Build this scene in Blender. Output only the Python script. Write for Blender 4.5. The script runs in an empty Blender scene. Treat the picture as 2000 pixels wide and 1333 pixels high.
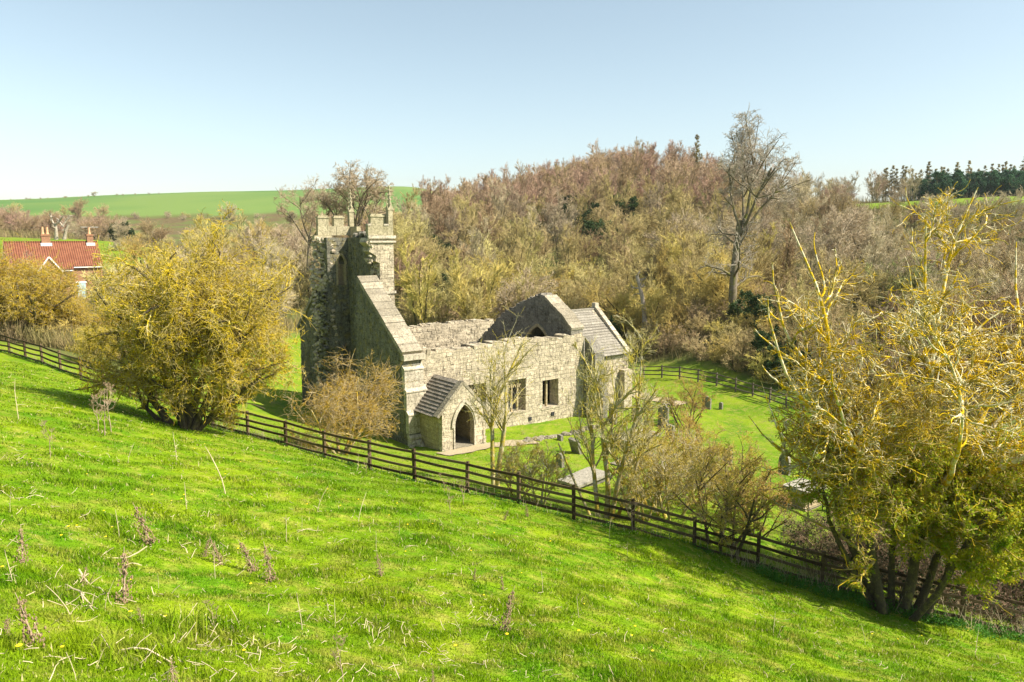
import bpy, math, random
import numpy as np
from mathutils import Vector, Matrix, geometry
C = bpy.context
sc = C.scene
COL = sc.collection
R = math.radians

# ------------------------------------------------------------------ camera
FPX = 1450.0
PITCH = R(8.1)
cd = bpy.data.cameras.new("camera")
cam = bpy.data.objects.new("camera", cd)
COL.objects.link(cam)
cd.sensor_width = 36.0
cd.lens = FPX / 2000 * 36.0
cd.clip_start = 0.1
cd.clip_end = 9000
cam.location = (0, 0, 0)
cam.rotation_euler = (math.pi / 2 - PITCH, 0, 0)
sc.camera = cam

# ------------------------------------------------------------------ light
SUN_AZ = R(106)        # clockwise from the view direction (+Y)
SUN_EL = R(46)
world = bpy.data.worlds.new("World")
sc.world = world
world.use_nodes = True
wn = world.node_tree
bg = wn.nodes["Background"]
sky = wn.nodes.new("ShaderNodeTexSky")
sky.sky_type = 'NISHITA'
sky.sun_disc = False
sky.sun_elevation = SUN_EL
sky.sun_rotation = SUN_AZ
sky.altitude = 100
sky.air_density = 1.0
sky.dust_density = 1.0
sky.ozone_density = 1.0
_t = wn.nodes.new("ShaderNodeMix"); _t.data_type = 'RGBA'; _t.blend_type = 'MULTIPLY'; _t.inputs[0].default_value = 1.0
_t.inputs[7].default_value = (1.0, 1.0, .97, 1)
_h = wn.nodes.new("ShaderNodeHueSaturation"); _h.inputs["Saturation"].default_value = .72; _h.inputs["Hue"].default_value = .484
wn.links.new(sky.outputs[0], _h.inputs["Color"]); wn.links.new(_h.outputs[0], _t.inputs[6]); wn.links.new(_t.outputs[2], bg.inputs[0])
bg.inputs[1].default_value = 0.092
sd = bpy.data.lights.new("sun", 'SUN')
sun = bpy.data.objects.new("sun", sd)
COL.objects.link(sun)
sd.energy = 5.0
sd.angle = R(0.55)
sd.color = (1.0, 0.92, 0.77)
_d = Vector((math.sin(SUN_AZ) * math.cos(SUN_EL), math.cos(SUN_AZ) * math.cos(SUN_EL), math.sin(SUN_EL)))
sun.rotation_euler = _d.to_track_quat('Z', 'Y').to_euler()
sun.location = (40, -10, 60)
vs = sc.view_settings
vs.view_transform = 'Standard'
vs.look = 'None'
vs.gamma = 1.0
vs.exposure = 1.05
sc.cycles.max_bounces = 5
sc.cycles.diffuse_bounces = 3
sc.cycles.glossy_bounces = 2
sc.cycles.transmission_bounces = 3
sc.cycles.transparent_max_bounces = 4
sc.cycles.caustics_reflective = False
sc.cycles.caustics_refractive = False

# ------------------------------------------------------------------ pixel helpers (photo pixels, 2000 wide)
cP, sP = math.cos(PITCH), math.sin(PITCH)
def ray(px, py):
    a = (px - 1000) / FPX; b = (666.5 - py) / FPX
    return np.array([a, cP + b * sP, -sP + b * cP])
def at(px, py, Y):
    d = ray(px, py)
    return d * (Y / d[1])

# ------------------------------------------------------------------ terrain
CP = []
def cp(px, py, Y): CP.append(tuple(at(px, py, Y)))
def cw(x, y, z): CP.append((x, y, z))
for a in [(0,1333,4.5),(500,1333,6),(1000,1333,7.5),(1500,1333,10),(2000,1333,13.5),
          (0,1100,9.5),(500,1100,12.5),(1000,1100,16),(1500,1210,16.5),(0,1000,12.3),(0,900,16.5),(500,900,24),
          (0,760,29),(250,800,30),(1800,1260,17.5)]: cp(*a)
for a in [(0,0,-1.65),(0,-6,-0.2),(-8,-3,1.2),(8,-3,-2.6),(0,-40,4),(-40,0,5.5),(45,0,-9),(-60,40,0),(60,-60,-6),(-60,-60,9)]: cw(*a)
# fence line: (px, py of post top, depth)
FENCE = [(-60,640,47),(-22,648,46),(15,655,45),(47,664,43.6),(80,673,42.4),(115,686,41.2),(155,698,40),(200,712,38.6),(250,729,37.4),(303,750,36.2),(357,772,35.2),(413,788,34.3),
         (482,803,33),(557,821,31.8),(632,841,30.6),(721,860,29.2),(809,879,27.9),(912,901,26.9),(1013,924,26.1),(1122,949,25.4),
         (1238,977,24.8),(1358,1011,24.2),(1483,1043,23.6),(1607,1079,23.0),(1742,1113,22.5),(1885,1145,22.0),(2030,1182,21.6),(2180,1215,21.3)]
PH = 1.18
FB = []
for px, py, Y in FENCE:
    p = at(px, py, Y); FB.append(np.array([p[0], p[1], p[2] - PH]))
for p in FB[::2]: cw(*p)
CH_A = at(802, 869, 44)                       # SW corner of the church at the ground
CE = np.array([math.sin(R(52)), math.cos(R(52)), 0]); CN = np.array([-math.cos(R(52)), math.sin(R(52)), 0])
def chw(u, v, z=0): return CH_A + u * CE + v * CN + np.array([0, 0, z])
for u, v, z in [(-1,-1,0),(-1,9,-.1),(-2,17,-.1),(8,-.5,-.3),(15,-.5,-.6),(22,0,-.9),(22,16,-.9),(10,20,-.4),(4,-4,-.1),(12,-6,-.4),(10,8,-.3)]:
    cw(*chw(u, v, z))
for a in [(965,950,30.5),(1180,1008,28),(1330,1000,28),(1565,990,34.5),(1532,928,38.5),(1135,945,37),(1650,1003,33),(1405,762,64),(1560,800,57),
          (1250,744,70),(1900,880,44),(2200,900,40),(1700,1100,27),(1950,1150,26),
          (570,682,80),(460,700,62),(360,830,33.8),(100,640,60),(0,610,70),(150,590,100),(40,590,100),(260,590,95),
          (1430,625,78),(1600,640,78),(1800,640,80),(2000,620,85),(2300,620,90),(1200,670,86),(1000,660,88),(800,640,88),(650,640,95),
          (1980,388,230),(1750,408,200),(1900,396,215),(2100,385,240),(1600,480,150),(1800,500,140),(2000,480,150),
          (90,469,170),(200,470,180),(20,480,160),(400,500,150),(550,520,130)]: cp(*a)
def ridge(px, ytop, Y, h=12.0):
    p = at(px, ytop, Y); cw(p[0], p[1], p[2] - h)
for a in [(830,372,270),(900,352,262),(1000,334,255),(1100,302,250),(1200,270,245),(1300,268,240),(1400,296,235),(1500,312,240),(1650,330,260),(1800,325,290,13),(2000,318,300,13),(2300,310,310)]:
    ridge(*a)
for a in [(900,500,140),(1100,480,145),(1300,470,145),(1450,490,140),(750,460,170)]: cp(*a)
# the field across the valley and what lies behind it
for a in [(-300,398,640),(0,391,650),(200,383,650),(400,376,655),(600,371,660),(820,367,665),(0,418,440),(200,423,430),(400,421,430),(520,424,420)]: cp(*a)
for a in [(-120,250,-6),(-60,280,-7),(-150,360,2),(-30,340,-2),(-200,200,4),(-400,500,20),(-800,800,0),(0,1200,-5),(500,1200,-10),(900,900,0),(150,500,22),(400,450,18),(-900,0,10),(900,0,-10),(0,-900,0),(-900,-900,0),(900,-900,0),(300,200,8),(150,60,-9),(200,-50,-10)]: cw(*a)
CPA = np.array(CP)
def _warp(xy):   # compress far distances so near detail stays stable
    r = np.sqrt((xy ** 2).sum(-1, keepdims=True)) + 1e-9
    return xy * (np.log1p(r / 12.0) / r)
_W = _warp(CPA[:, :2])
def _U(r2): return 0.5 * r2 * np.log(r2 + 1e-12)
_n = len(_W)
_K = _U(((_W[:, None] - _W[None]) ** 2).sum(-1)) + np.eye(_n) * 0.004
_Pm = np.hstack([np.ones((_n, 1)), _W])
_L = np.block([[_K, _Pm], [_Pm.T, np.zeros((3, 3))]])
_sol = np.linalg.solve(_L, np.concatenate([CPA[:, 2], np.zeros(3)]))
def hgt(xy):
    xy = np.atleast_2d(np.asarray(xy, float)); w = _warp(xy)
    out = np.empty(len(w))
    for i in range(0, len(w), 20000):
        q = w[i:i + 20000]
        K = _U(((q[:, None] - _W[None]) ** 2).sum(-1))
        out[i:i + 20000] = K @ _sol[:_n] + _sol[_n] + q @ _sol[_n + 1:]
    x, y = xy[:, 0], xy[:, 1]
    r = np.hypot(x, y)
    b = 0.035 * np.sin(x * 1.9 + 1.3 * np.sin(y * 1.1)) * np.sin(y * 2.3 + .7) + 0.05 * np.sin(x * .63 + y * .41 + 2) + 0.03 * np.sin(x * 3.7 - y * 2.9)
    b = b * np.clip(r / 4, 0, 1)
    return out + b
def gz(x, y): return float(hgt([[x, y]])[0])
def onground(px, py, lo=2.0, hi=900.0):
    d = ray(px, py); d = d / d[1]
    Ys = np.geomspace(lo, hi, 700)
    g = hgt(np.stack([d[0] * Ys, Ys], 1)); s = d[2] * Ys - g
    k = np.argmax(s < 0)
    if s[k] >= 0: k = len(Ys) - 1
    Y = Ys[k] if k == 0 else Ys[k - 1] + (Ys[k] - Ys[k - 1]) * s[k - 1] / (s[k - 1] - s[k] + 1e-9)
    return np.array([d[0] * Y, Y, gz(d[0] * Y, Y)])
def atpx(px, Y):
    x = (px - 1000) / FPX * Y * (cP)   # close enough near the horizon
    return x

# ------------------------------------------------------------------ mesh building
def mesh_np(name, V, quads=None, tris=None, attrs=None, smooth=False):
    me = bpy.data.meshes.new(name)
    V = np.asarray(V, np.float32).reshape(-1, 3)
    nq = 0 if quads is None else len(quads); nt = 0 if tris is None else len(tris)
    me.vertices.add(len(V)); me.vertices.foreach_set("co", V.ravel())
    loops = []
    if nq: loops.append(np.asarray(quads, np.int32).ravel())
    if nt: loops.append(np.asarray(tris, np.int32).ravel())
    loops = np.concatenate(loops)
    me.loops.add(len(loops)); me.loops.foreach_set("vertex_index", loops)
    me.polygons.add(nq + nt)
    st = np.concatenate([np.arange(nq) * 4, nq * 4 + np.arange(nt) * 3]).astype(np.int32)
    me.polygons.foreach_set("loop_start", st)
    if smooth: me.polygons.foreach_set("use_smooth", np.ones(nq + nt, bool))
    for k, a in (attrs or {}).items():
        a = np.asarray(a, np.float32)
        if a.ndim == 1:
            at_ = me.attributes.new(k, 'FLOAT', 'POINT'); at_.data.foreach_set("value", a)
        else:
            at_ = me.attributes.new(k, 'FLOAT_COLOR', 'POINT'); at_.data.foreach_set("color", a.ravel())
    me.update(calc_edges=True)
    return me
def link(name, me, mat=None, parent=None):
    o = bpy.data.objects.new(name, me); COL.objects.link(o)
    if mat is not None and me is not None and not me.materials: me.materials.append(mat)
    if parent is not None: o.parent = parent
    return o
def tag(o, label=None, cat=None, group=None, kind=None):
    if label: o["label"] = label
    if cat: o["category"] = cat
    if group: o["group"] = group
    if kind: o["kind"] = kind
    return o
def empty(name, loc, rz=0.0, s=1.0):
    o = bpy.data.objects.new(name, None); COL.objects.link(o)
    o.empty_display_size = 0.3
    o.location = tuple(float(a) for a in loc); o.rotation_euler = (0, 0, rz); o.scale = (s, s, s)
    return o

class MB:
    """collects solids; every solid carries its own tone value (stone to stone variation)"""
    def __init__(s, seed=1): s.V = []; s.F = []; s.T = []; s.r = random.Random(seed)
    def _add(s, vs_, fs, tone=None):
        b = len(s.V); s.V += [tuple(v) for v in vs_]; s.F += [tuple(b + i for i in f) for f in fs]
        t = s.r.random() if tone is None else tone
        s.T += [t] * len(vs_)
    def box(s, x0, x1, y0, y1, z0, z1, tone=None, j=0.0):
        v = [(x, y, z) for z in (z0, z1) for y in (y0, y1) for x in (x0, x1)]
        if j: v = [tuple(c + s.r.uniform(-j, j) for c in p) for p in v]
        s._add(v, [(0,2,3,1),(4,5,7,6),(0,1,5,4),(2,6,7,3),(0,4,6,2),(1,3,7,5)], tone)
    def beam(s, a, b, w, h, up=(0, 0, 1), tone=None):
        a = Vector(a); b = Vector(b); d = (b - a).normalized(); sd_ = d.cross(Vector(up)).normalized(); u = sd_.cross(d)
        v = [p + sd_ * (w / 2 * i) + u * (h / 2 * j_) for p in (a, b) for j_ in (-1, 1) for i in (-1, 1)]
        s._add(v, [(0,1,3,2),(4,6,7,5),(0,4,5,1),(2,3,7,6),(0,2,6,4),(1,5,7,3)], tone)
    def prism(s, poly, o, ax, ay, dv, tone=0.5):
        """poly (2d, any simple outline) in the plane o + a*ax + b*ay, extruded by dv"""
        o = Vector(o); ax = Vector(ax); ay = Vector(ay); dv = Vector(dv)
        p = [o + ax * a + ay * b for a, b in poly]; n = len(p)
        tr = geometry.tessellate_polygon([p])
        area = sum(poly[i][0] * poly[(i + 1) % n][1] - poly[(i + 1) % n][0] * poly[i][1] for i in range(n))
        nrm = ax.cross(ay) * (1 if area > 0 else -1)
        flip = nrm.dot(dv) > 0
        fs = []
        for t in tr:
            t = tuple(t)
            tn = (p[t[1]] - p[t[0]]).cross(p[t[2]] - p[t[0]])
            if (tn.dot(dv) > 0): t = t[::-1]
            fs.append(t); fs.append(tuple(i + n for i in t[::-1]))
        for i in range(n):
            k = (i + 1) % n
            fs.append((i, i + n, k + n, k) if not flip else (i, k, k + n, i + n))
        s._add(p + [q + dv for q in p], fs, tone)
    def tube(s, pts, rad, n=8, tone=None, cap=True):
        pts = [Vector(p) for p in pts]; m = len(pts)
        rad = rad if isinstance(rad, (list, tuple)) else [rad] * m
        V = []; F = []
        for i, p in enumerate(pts):
            t = (pts[min(i + 1, m - 1)] - pts[max(i - 1, 0)]).normalized()
            a = t.cross(Vector((0.13, 0.97, 0.2)) if abs(t.y) < .9 else Vector((1, 0, 0))).normalized(); b = t.cross(a)
            for k in range(n):
                an = 2 * math.pi * k / n
                V.append(p + (a * math.cos(an) + b * math.sin(an)) * rad[i])
        for i in range(m - 1):
            for k in range(n):
                k2 = (k + 1) % n
                F.append((i * n + k, i * n + k2, (i + 1) * n + k2, (i + 1) * n + k))
        if cap: F.append(tuple(range(n))[::-1]); F.append(tuple((m - 1) * n + k for k in range(n)))
        s._add(V, F, tone)
    def stones(s, o, ax, az, nrm, w, h, inside=None, course=0.27, length=0.42, p=0.6, d=(0.01, 0.05), keep=None):
        """stones standing a little proud of a wall face (o corner, ax along, az up, nrm outward)"""
        o, ax, az, nrm = map(Vector, (o, ax, az, nrm)); z = 0.0
        while z < h - .05:
            ch = course * s.r.uniform(.8, 1.2); x = -s.r.uniform(0, length)
            while x < w:
                L = length * s.r.uniform(.5, 1.6); a0 = max(x, 0.02); a1 = min(x + L - .02, w - .02); x += L
                z1 = min(z + ch - .02, h - .02)
                if a1 - a0 < .08 or z1 - z < .06 or s.r.random() > p: continue
                if inside and not all(inside(aa, zz) for aa in (a0, a1) for zz in (z, z1)): continue
                dd = s.r.uniform(*d); q = []
                for k in (-.03, dd):
                    sh = 0.0 if k < 0 else .018
                    q += [o + ax * (a0 + sh) + az * (z + sh) + nrm * k, o + ax * (a1 - sh) + az * (z + sh) + nrm * k,
                          o + ax * (a1 - sh) + az * (z1 - sh) + nrm * k, o + ax * (a0 + sh) + az * (z1 - sh) + nrm * k]
                q = [p_ + Vector([s.r.uniform(-.008, .008) for _ in range(3)]) for p_ in q]
                f = [(4,5,6,7),(0,1,5,4),(1,2,6,5),(2,3,7,6),(3,0,4,7)]
                if ax.cross(az).dot(nrm) < 0: f = [t[::-1] for t in f]
                s._add(q, f)
            z += ch
    def rock(s, c, sx, sy, sz, tone=None):
        r = s.r
        v = []
        for zz, k in ((-1, .85), (0.1, 1.0), (1, .62)):
            for i in range(6):
                an = math.pi * 2 * i / 6 + r.uniform(-.25, .25); kk = k * r.uniform(.75, 1.1)
                v.append((c[0] + sx * .5 * math.cos(an) * kk, c[1] + sy * .5 * math.sin(an) * kk, c[2] + sz * .5 * (zz + r.uniform(-.12, .12))))
        f = []
        for l in range(2):
            for i in range(6):
                k = (i + 1) % 6; f.append((l * 6 + i, l * 6 + k, l * 6 + 6 + k, l * 6 + 6 + i))
        f.append(tuple(range(6))[::-1]); f.append(tuple(range(12, 18)))
        s._add(v, f, tone)
    def build(s, name, mat, parent=None, smooth=False):
        me = bpy.data.meshes.new(name); me.from_pydata(s.V, [], s.F); me.update()
        a = me.attributes.new("tone", 'FLOAT', 'POINT'); a.data.foreach_set("value", np.array(s.T, np.float32))
        uv = me.uv_layers.new(name="UVMap"); co = np.empty((len(me.loops), 2), np.float32)
        vc = np.array(s.V, np.float32)
        for p in me.polygons:
            n = p.normal
            for li in p.loop_indices:
                v = vc[me.loops[li].vertex_index]
                if abs(n.z) > .75: co[li] = (v[0], v[1])
                elif abs(n.x) > abs(n.y): co[li] = (v[1], v[2])
                else: co[li] = (v[0], v[2])
        uv.data.foreach_set("uv", co.ravel())
        if smooth:
            for p in me.polygons: p.use_smooth = True
        return link(name, me, mat, parent)

# ------------------------------------------------------------------ materials
def newmat(name, rough=0.9, spec=0.2):
    m = bpy.data.materials.new(name); m.use_nodes = True
    b = m.node_tree.nodes["Principled BSDF"]; b.inputs["Roughness"].default_value = rough
    b.inputs["Specular IOR Level"].default_value = spec
    return m, m.node_tree, b
class NT:
    def __init__(s, t): s.t = t
    def n(s, typ, **k):
        x = s.t.nodes.new("ShaderNode" + typ)
        for a, v in k.items(): setattr(x, a, v)
        return x
    def l(s, a, b): s.t.links.new(a, b)
    def noise(s, vec, scale, detail=3, rough=.55, dist=0.0):
        x = s.n("TexNoise"); x.inputs["Scale"].default_value = scale; x.inputs["Detail"].default_value = detail
        x.inputs["Roughness"].default_value = rough; x.inputs["Distortion"].default_value = dist
        if vec is not None: s.l(vec, x.inputs["Vector"])
        return x.outputs["Fac"]
    def ramp(s, fac, stops):
        x = s.n("ValToRGB"); e = x.color_ramp.elements
        while len(e) < len(stops): e.new(0.5)
        for q, (p, c) in zip(e, stops): q.position = p; q.color = (c, c, c, 1) if isinstance(c, (int, float)) else (*c, 1)
        s.l(fac, x.inputs[0]); return x.outputs[0]
    def mix(s, fac, a, b, mode='MIX'):
        x = s.n("Mix"); x.data_type = 'RGBA'; x.blend_type = mode
        for i, v in ((0, fac), (6, a), (7, b)):
            if isinstance(v, (int, float)): x.inputs[i].default_value = v
            elif isinstance(v, tuple): x.inputs[i].default_value = (*v, 1)
            else: s.l(v, x.inputs[i])
        return x.outputs[2]
    def math(s, op, a, b=0.0, clamp=False):
        x = s.n("Math", operation=op); x.use_clamp = clamp
        for i, v in enumerate((a, b)):
            if isinstance(v, (int, float)): x.inputs[i].default_value = v
            else: s.l(v, x.inputs[i])
        return x.outputs[0]
    def bump(s, h, dist, bsdf, strength=1.0):
        x = s.n("Bump"); x.inputs["Distance"].default_value = dist; x.inputs["Strength"].default_value = strength
        s.l(h, x.inputs["Height"]); s.l(x.outputs[0], bsdf.inputs["Normal"])
    def attr(s, name):
        x = s.n("Attribute"); x.attribute_name = name; return x

def stone_mat(name, base, dark, light, course=0.28, width=0.5, mortar=(.24, .20, .14), grime=0.55, lichen=(.30, .29, .25), brick=True, moss=None):
    m, t, b = newmat(name, 0.95, 0.1); N = NT(t)
    tc = N.n("TexCoord"); uv = tc.outputs["UV"]; ob = tc.outputs["Object"]
    tone = N.attr("tone").outputs["Fac"]
    c = N.mix(tone, dark, light)
    c = N.mix(0.45, c, base)
    if brick:
        dv = N.n("VectorMath", operation='ADD'); nz = N.n("TexNoise"); nz.inputs["Scale"].default_value = 1.7; N.l(uv, nz.inputs["Vector"])
        sc_ = N.n("VectorMath", operation='SCALE'); N.l(nz.outputs["Color"], sc_.inputs[0]); sc_.inputs["Scale"].default_value = .12
        N.l(uv, dv.inputs[0]); N.l(sc_.outputs[0], dv.inputs[1])
        br = N.n("TexBrick"); br.inputs["Scale"].default_value = 1.0; br.inputs["Brick Width"].default_value = width; br.inputs["Row Height"].default_value = course
        br.inputs["Mortar Size"].default_value = .014; br.inputs["Mortar Smooth"].default_value = .25; br.offset = .5
        br.inputs["Color1"].default_value = (0, 0, 0, 1); br.inputs["Color2"].default_value = (1, 1, 1, 1); br.inputs["Mortar"].default_value = (.5, .5, .5, 1)
        N.l(dv.outputs[0], br.inputs["Vector"])
        tv = N.ramp(br.outputs["Color"], [(0, .86), (1, 1.08)])
        c = N.mix(1.0, c, tv, 'MULTIPLY')
        c = N.mix(N.math('MULTIPLY', br.outputs["Fac"], .42), c, mortar)
    g1 = N.noise(ob, 1.3, 5, .62, .6); g2 = N.noise(ob, 7.0, 5, .7, .4)
    # rain streaks: noise stretched vertically
    mp = N.n("Mapping"); mp.inputs["Scale"].default_value = (5.5, 5.5, .8); N.l(ob, mp.inputs["Vector"])
    g3 = N.noise(mp.outputs[0], 1.0, 4, .6)
    f1 = N.ramp(g1, [(.42, 0), (.62, 1)]); f2 = N.ramp(g2, [(.50, 0), (.66, 1)]); f3 = N.ramp(g3, [(.52, 0), (.68, 1)])
    c = N.mix(N.math('MULTIPLY', f2, grime), c, lichen)
    c = N.mix(N.math('MULTIPLY', f3, grime * .7), c, (lichen[0] * .55, lichen[1] * .52, lichen[2] * .5))
    c = N.mix(N.math('MULTIPLY', f1, grime * .45), c, (lichen[0] * .8, lichen[1] * .76, lichen[2] * .62))
    if moss: c = N.mix(N.math('MULTIPLY', N.ramp(N.noise(ob, 2.4, 4, .6), [(.5, 0), (.64, 1)]), .7), c, moss)
    c = N.mix(N.math('MULTIPLY', N.ramp(N.noise(ob, 5.2, 6, .78, .5), [(.56, 0), (.60, 1)]), min(1, grime * 1.05)), c, (lichen[0] * .5, lichen[1] * .46, lichen[2] * .38))
    c = N.mix(.6, c, N.ramp(N.noise(ob, 11, 3, .7), [(.32, .5), (.68, 1.4)]), 'MULTIPLY')
    v = N.noise(ob, 24, 3, .6)
    c = N.mix(.5, c, N.ramp(v, [(.3, .55), (.7, 1.35)]), 'MULTIPLY')
    N.l(c, b.inputs["Base Color"])
    h = N.math('ADD', N.math('MULTIPLY', g2, .9), N.math('MULTIPLY', v, .5))
    if brick: h = N.math('SUBTRACT', h, N.math('MULTIPLY', br.outputs["Fac"], .8))
    N.bump(h, .05, b, .8)
    return m
M = {}
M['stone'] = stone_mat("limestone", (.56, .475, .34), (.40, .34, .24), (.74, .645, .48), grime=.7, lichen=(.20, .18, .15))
M['stone_west'] = stone_mat("shade-darkened limestone", (.20, .19, .145), (.13, .125, .10), (.33, .31, .25), grime=.8, lichen=(.06, .065, .06), course=.3, width=.55, moss=(.24, .20, .08))  # limestone darkened so the shade of the west faces is in the colour
M['stone_rough'] = stone_mat("rubble stone", (.46, .38, .28), (.33, .26, .19), (.62, .53, .40), brick=False, grime=.5)
M['stone_cope'] = stone_mat("coping stone", (.34, .295, .22), (.17, .15, .11), (.55, .48, .36), course=.62, width=.4, grime=.65, lichen=(.26, .24, .2))
M['stone_dark'] = stone_mat("darkened stone", (.24, .22, .18), (.13, .12, .10), (.46, .42, .36), grime=.6, lichen=(.07, .07, .065), course=.2, width=.36)  # dark tone carries the shade of the west-facing gable and buttress
M['stone_pale'] = stone_mat("dressed stone", (.52, .46, .36), (.42, .37, .28), (.66, .59, .47), brick=False, grime=.55, lichen=(.2,.18,.14))
M['stone_warm'] = stone_mat("yellow stone", (.44, .35, .20), (.35, .27, .15), (.54, .44, .27), grime=.4)
M['merlon'] = stone_mat("mossy parapet stone", (.42, .37, .25), (.34, .30, .2), (.5, .44, .3), brick=False, grime=.6, lichen=(.22, .21, .12))
M['grave'] = stone_mat("gravestone", (.26, .24, .19), (.18, .17, .14), (.36, .33, .27), brick=False, grime=.7, lichen=(.12, .12, .09))
M['tomb'] = stone_mat("tomb stone", (.34, .31, .25), (.26, .235, .19), (.42, .385, .31), brick=False, grime=.45, lichen=(.3, .3, .27))

def simple(name, col, rough=.9, var=.25, scale=6, spec=.2, bump=0.0, metal=0.0):
    m, t, b = newmat(name, rough, spec); N = NT(t); tc = N.n("TexCoord")
    f = N.noise(tc.outputs["Object"], scale, 4, .6)
    c = N.mix(N.ramp(f, [(.3, 0), (.7, 1)]), tuple(max(0, a * (1 - var)) for a in col), tuple(min(1, a * (1 + var)) for a in col))
    N.l(c, b.inputs["Base Color"]); b.inputs["Metallic"].default_value = metal
    if bump: N.bump(f, bump, b)
    return m
def wood_mat(name, c1, c2):
    m, t, b = newmat(name, .85, .2); N = NT(t); tc = N.n("TexCoord")
    n1 = N.noise(tc.outputs["Object"], 3.0, 4, .6); n2 = N.noise(tc.outputs["Object"], 28.0, 3, .6)
    tone = N.attr("tone").outputs["Fac"]
    c = N.mix(N.ramp(N.math('ADD', N.math('MULTIPLY', n1, .6), N.math('MULTIPLY', tone, .4)), [(.35, 0), (.65, 1)]), c1, c2)
    c = N.mix(.5, c, N.ramp(n2, [(.3, .6), (.7, 1.3)]), 'MULTIPLY')
    N.l(c, b.inputs["Base Color"]); N.bump(n2, .01, b); return m
M['fence'] = wood_mat("fence wood", (.055, .034, .018), (.15, .105, .06))
M['fence_grey'] = wood_mat("grey fence wood", (.08, .065, .05), (.17, .14, .11))
M['iron'] = simple("iron", (.03, .03, .035), .6, .2)
M['straw'] = simple("straw", (.53, .44, .29), .9, .25, 9)
M['seed'] = simple("dry seed heads", (.27, .185, .115), .95, .4, 30)
M['stem_brown'] = simple("dry brown stem", (.36, .27, .19), .9, .35, 12)
M['dandelion'] = simple("dandelion yellow", (.85, .62, .02), .8, .1)
M['path'] = simple("path gravel", (.34, .28, .18), .95, .25, 14, bump=.02)
M['slab'] = stone_mat("old slab", (.27, .24, .18), (.2, .175, .13), (.34, .30, .23), brick=False, grime=.5, lichen=(.2, .19, .15))

def bark(name, c1, c2, c3=None, scale=5.0, lo=.46, hi=.56, var=.25, c3_t=.6):
    """bark c1 with patches of lichen c2 and blotches of c3, varied a little from tree to tree"""
    m, t, b = newmat(name, .95, .08); N = NT(t); tc = N.n("TexCoord"); ob = tc.outputs["Object"]
    c = N.mix(N.ramp(N.noise(ob, scale, 3, .6), [(lo, 0), (hi, 1)]), c1, c2)
    if c3: c = N.mix(N.ramp(N.noise(ob, scale * .55, 3, .6, .4), [(c3_t - .04, 0), (c3_t + .04, 1)]), c, c3)
    c = N.mix(.6, c, N.ramp(N.noise(ob, scale * 5, 2, .6), [(.3, .55), (.7, 1.4)]), 'MULTIPLY')
    oi = N.n("ObjectInfo")
    hs = N.n("HueSaturation"); N.l(c, hs.inputs["Color"])
    N.l(N.ramp(oi.outputs["Random"], [(0, 1 - var), (1, 1 + var)]), hs.inputs["Value"])
    N.l(N.math('ADD', N.math('MULTIPLY', oi.outputs["Random"], .03), .485), hs.inputs["Hue"])
    N.l(hs.outputs[0], b.inputs["Base Color"])
    return m
M['lichen_twig'] = bark("lichened thorn twig", (.44, .35, .17), (.52, .36, .02), (.25, .20, .06), 3.2, .43, .55, .05)
M['lichen_white'] = bark("bleached lichened twig", (.60, .52, .37), (.56, .33, .012), (.26, .20, .05), 3.8, .44, .52, .03, .58)
M['pale_lichen_twig'] = bark("pale lichened twig", (.43, .36, .21), (.44, .32, .035), (.24, .19, .06), 3.2, .44, .56, .05)
M['thorn_trunk'] = bark("dark thorn bark", (.10, .08, .055), (.17, .15, .06), None, 6, .5, .65, .05)
M['green_bark'] = bark("mossy young bark", (.42, .37, .22), (.42, .33, .05), (.48, .44, .34), 3.0, .42, .56, .05)
M['grey_bark'] = bark("grey tree bark", (.20, .165, .12), (.13, .115, .06), (.16, .155, .04), 2.2, .45, .6, .05)
M['ash_twig'] = bark("grey brown twig", (0.446, 0.392, 0.311), (0.284, 0.243, 0.189), None, 3, .45, .6, .08)
M['pale_twig'] = bark("pale crown twig", (.56, .47, .32), (.42, .34, .2), None, 2, .42, .6, .1)
M['olive_twig'] = bark("olive crown twig", (0.490, 0.399, 0.182), (0.410, 0.342, 0.137), (0.502, 0.388, 0.137), .4, .4, .6, .14)
M['yellow_twig'] = bark("yellow crown twig", (0.570, 0.445, 0.137), (0.456, 0.376, 0.114), (0.547, 0.388, 0.091), .6, .4, .6, .12)
M['pink_twig'] = bark("pinkish crown twig", (0.479, 0.325, 0.228), (0.399, 0.285, 0.194), (0.524, 0.342, 0.239), .35, .4, .6, .12)
M['brown_twig'] = bark("brown crown twig", (0.433, 0.319, 0.182), (0.319, 0.239, 0.125), None, .8, .4, .6, .25)
M['grey_twig'] = bark("grey crown twig", (0.479, 0.388, 0.262), (0.376, 0.319, 0.194), None, .8, .4, .6, .2)
M['wood_trunk'] = bark("wood trunk bark", (.10, .09, .05), (.17, .155, .055), None, 1.5, .45, .6, .2)
M['dead_wood'] = bark("bleached dead wood", (.42, .36, .29), (.30, .26, .2), None, 2, .45, .6, .1)

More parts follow.
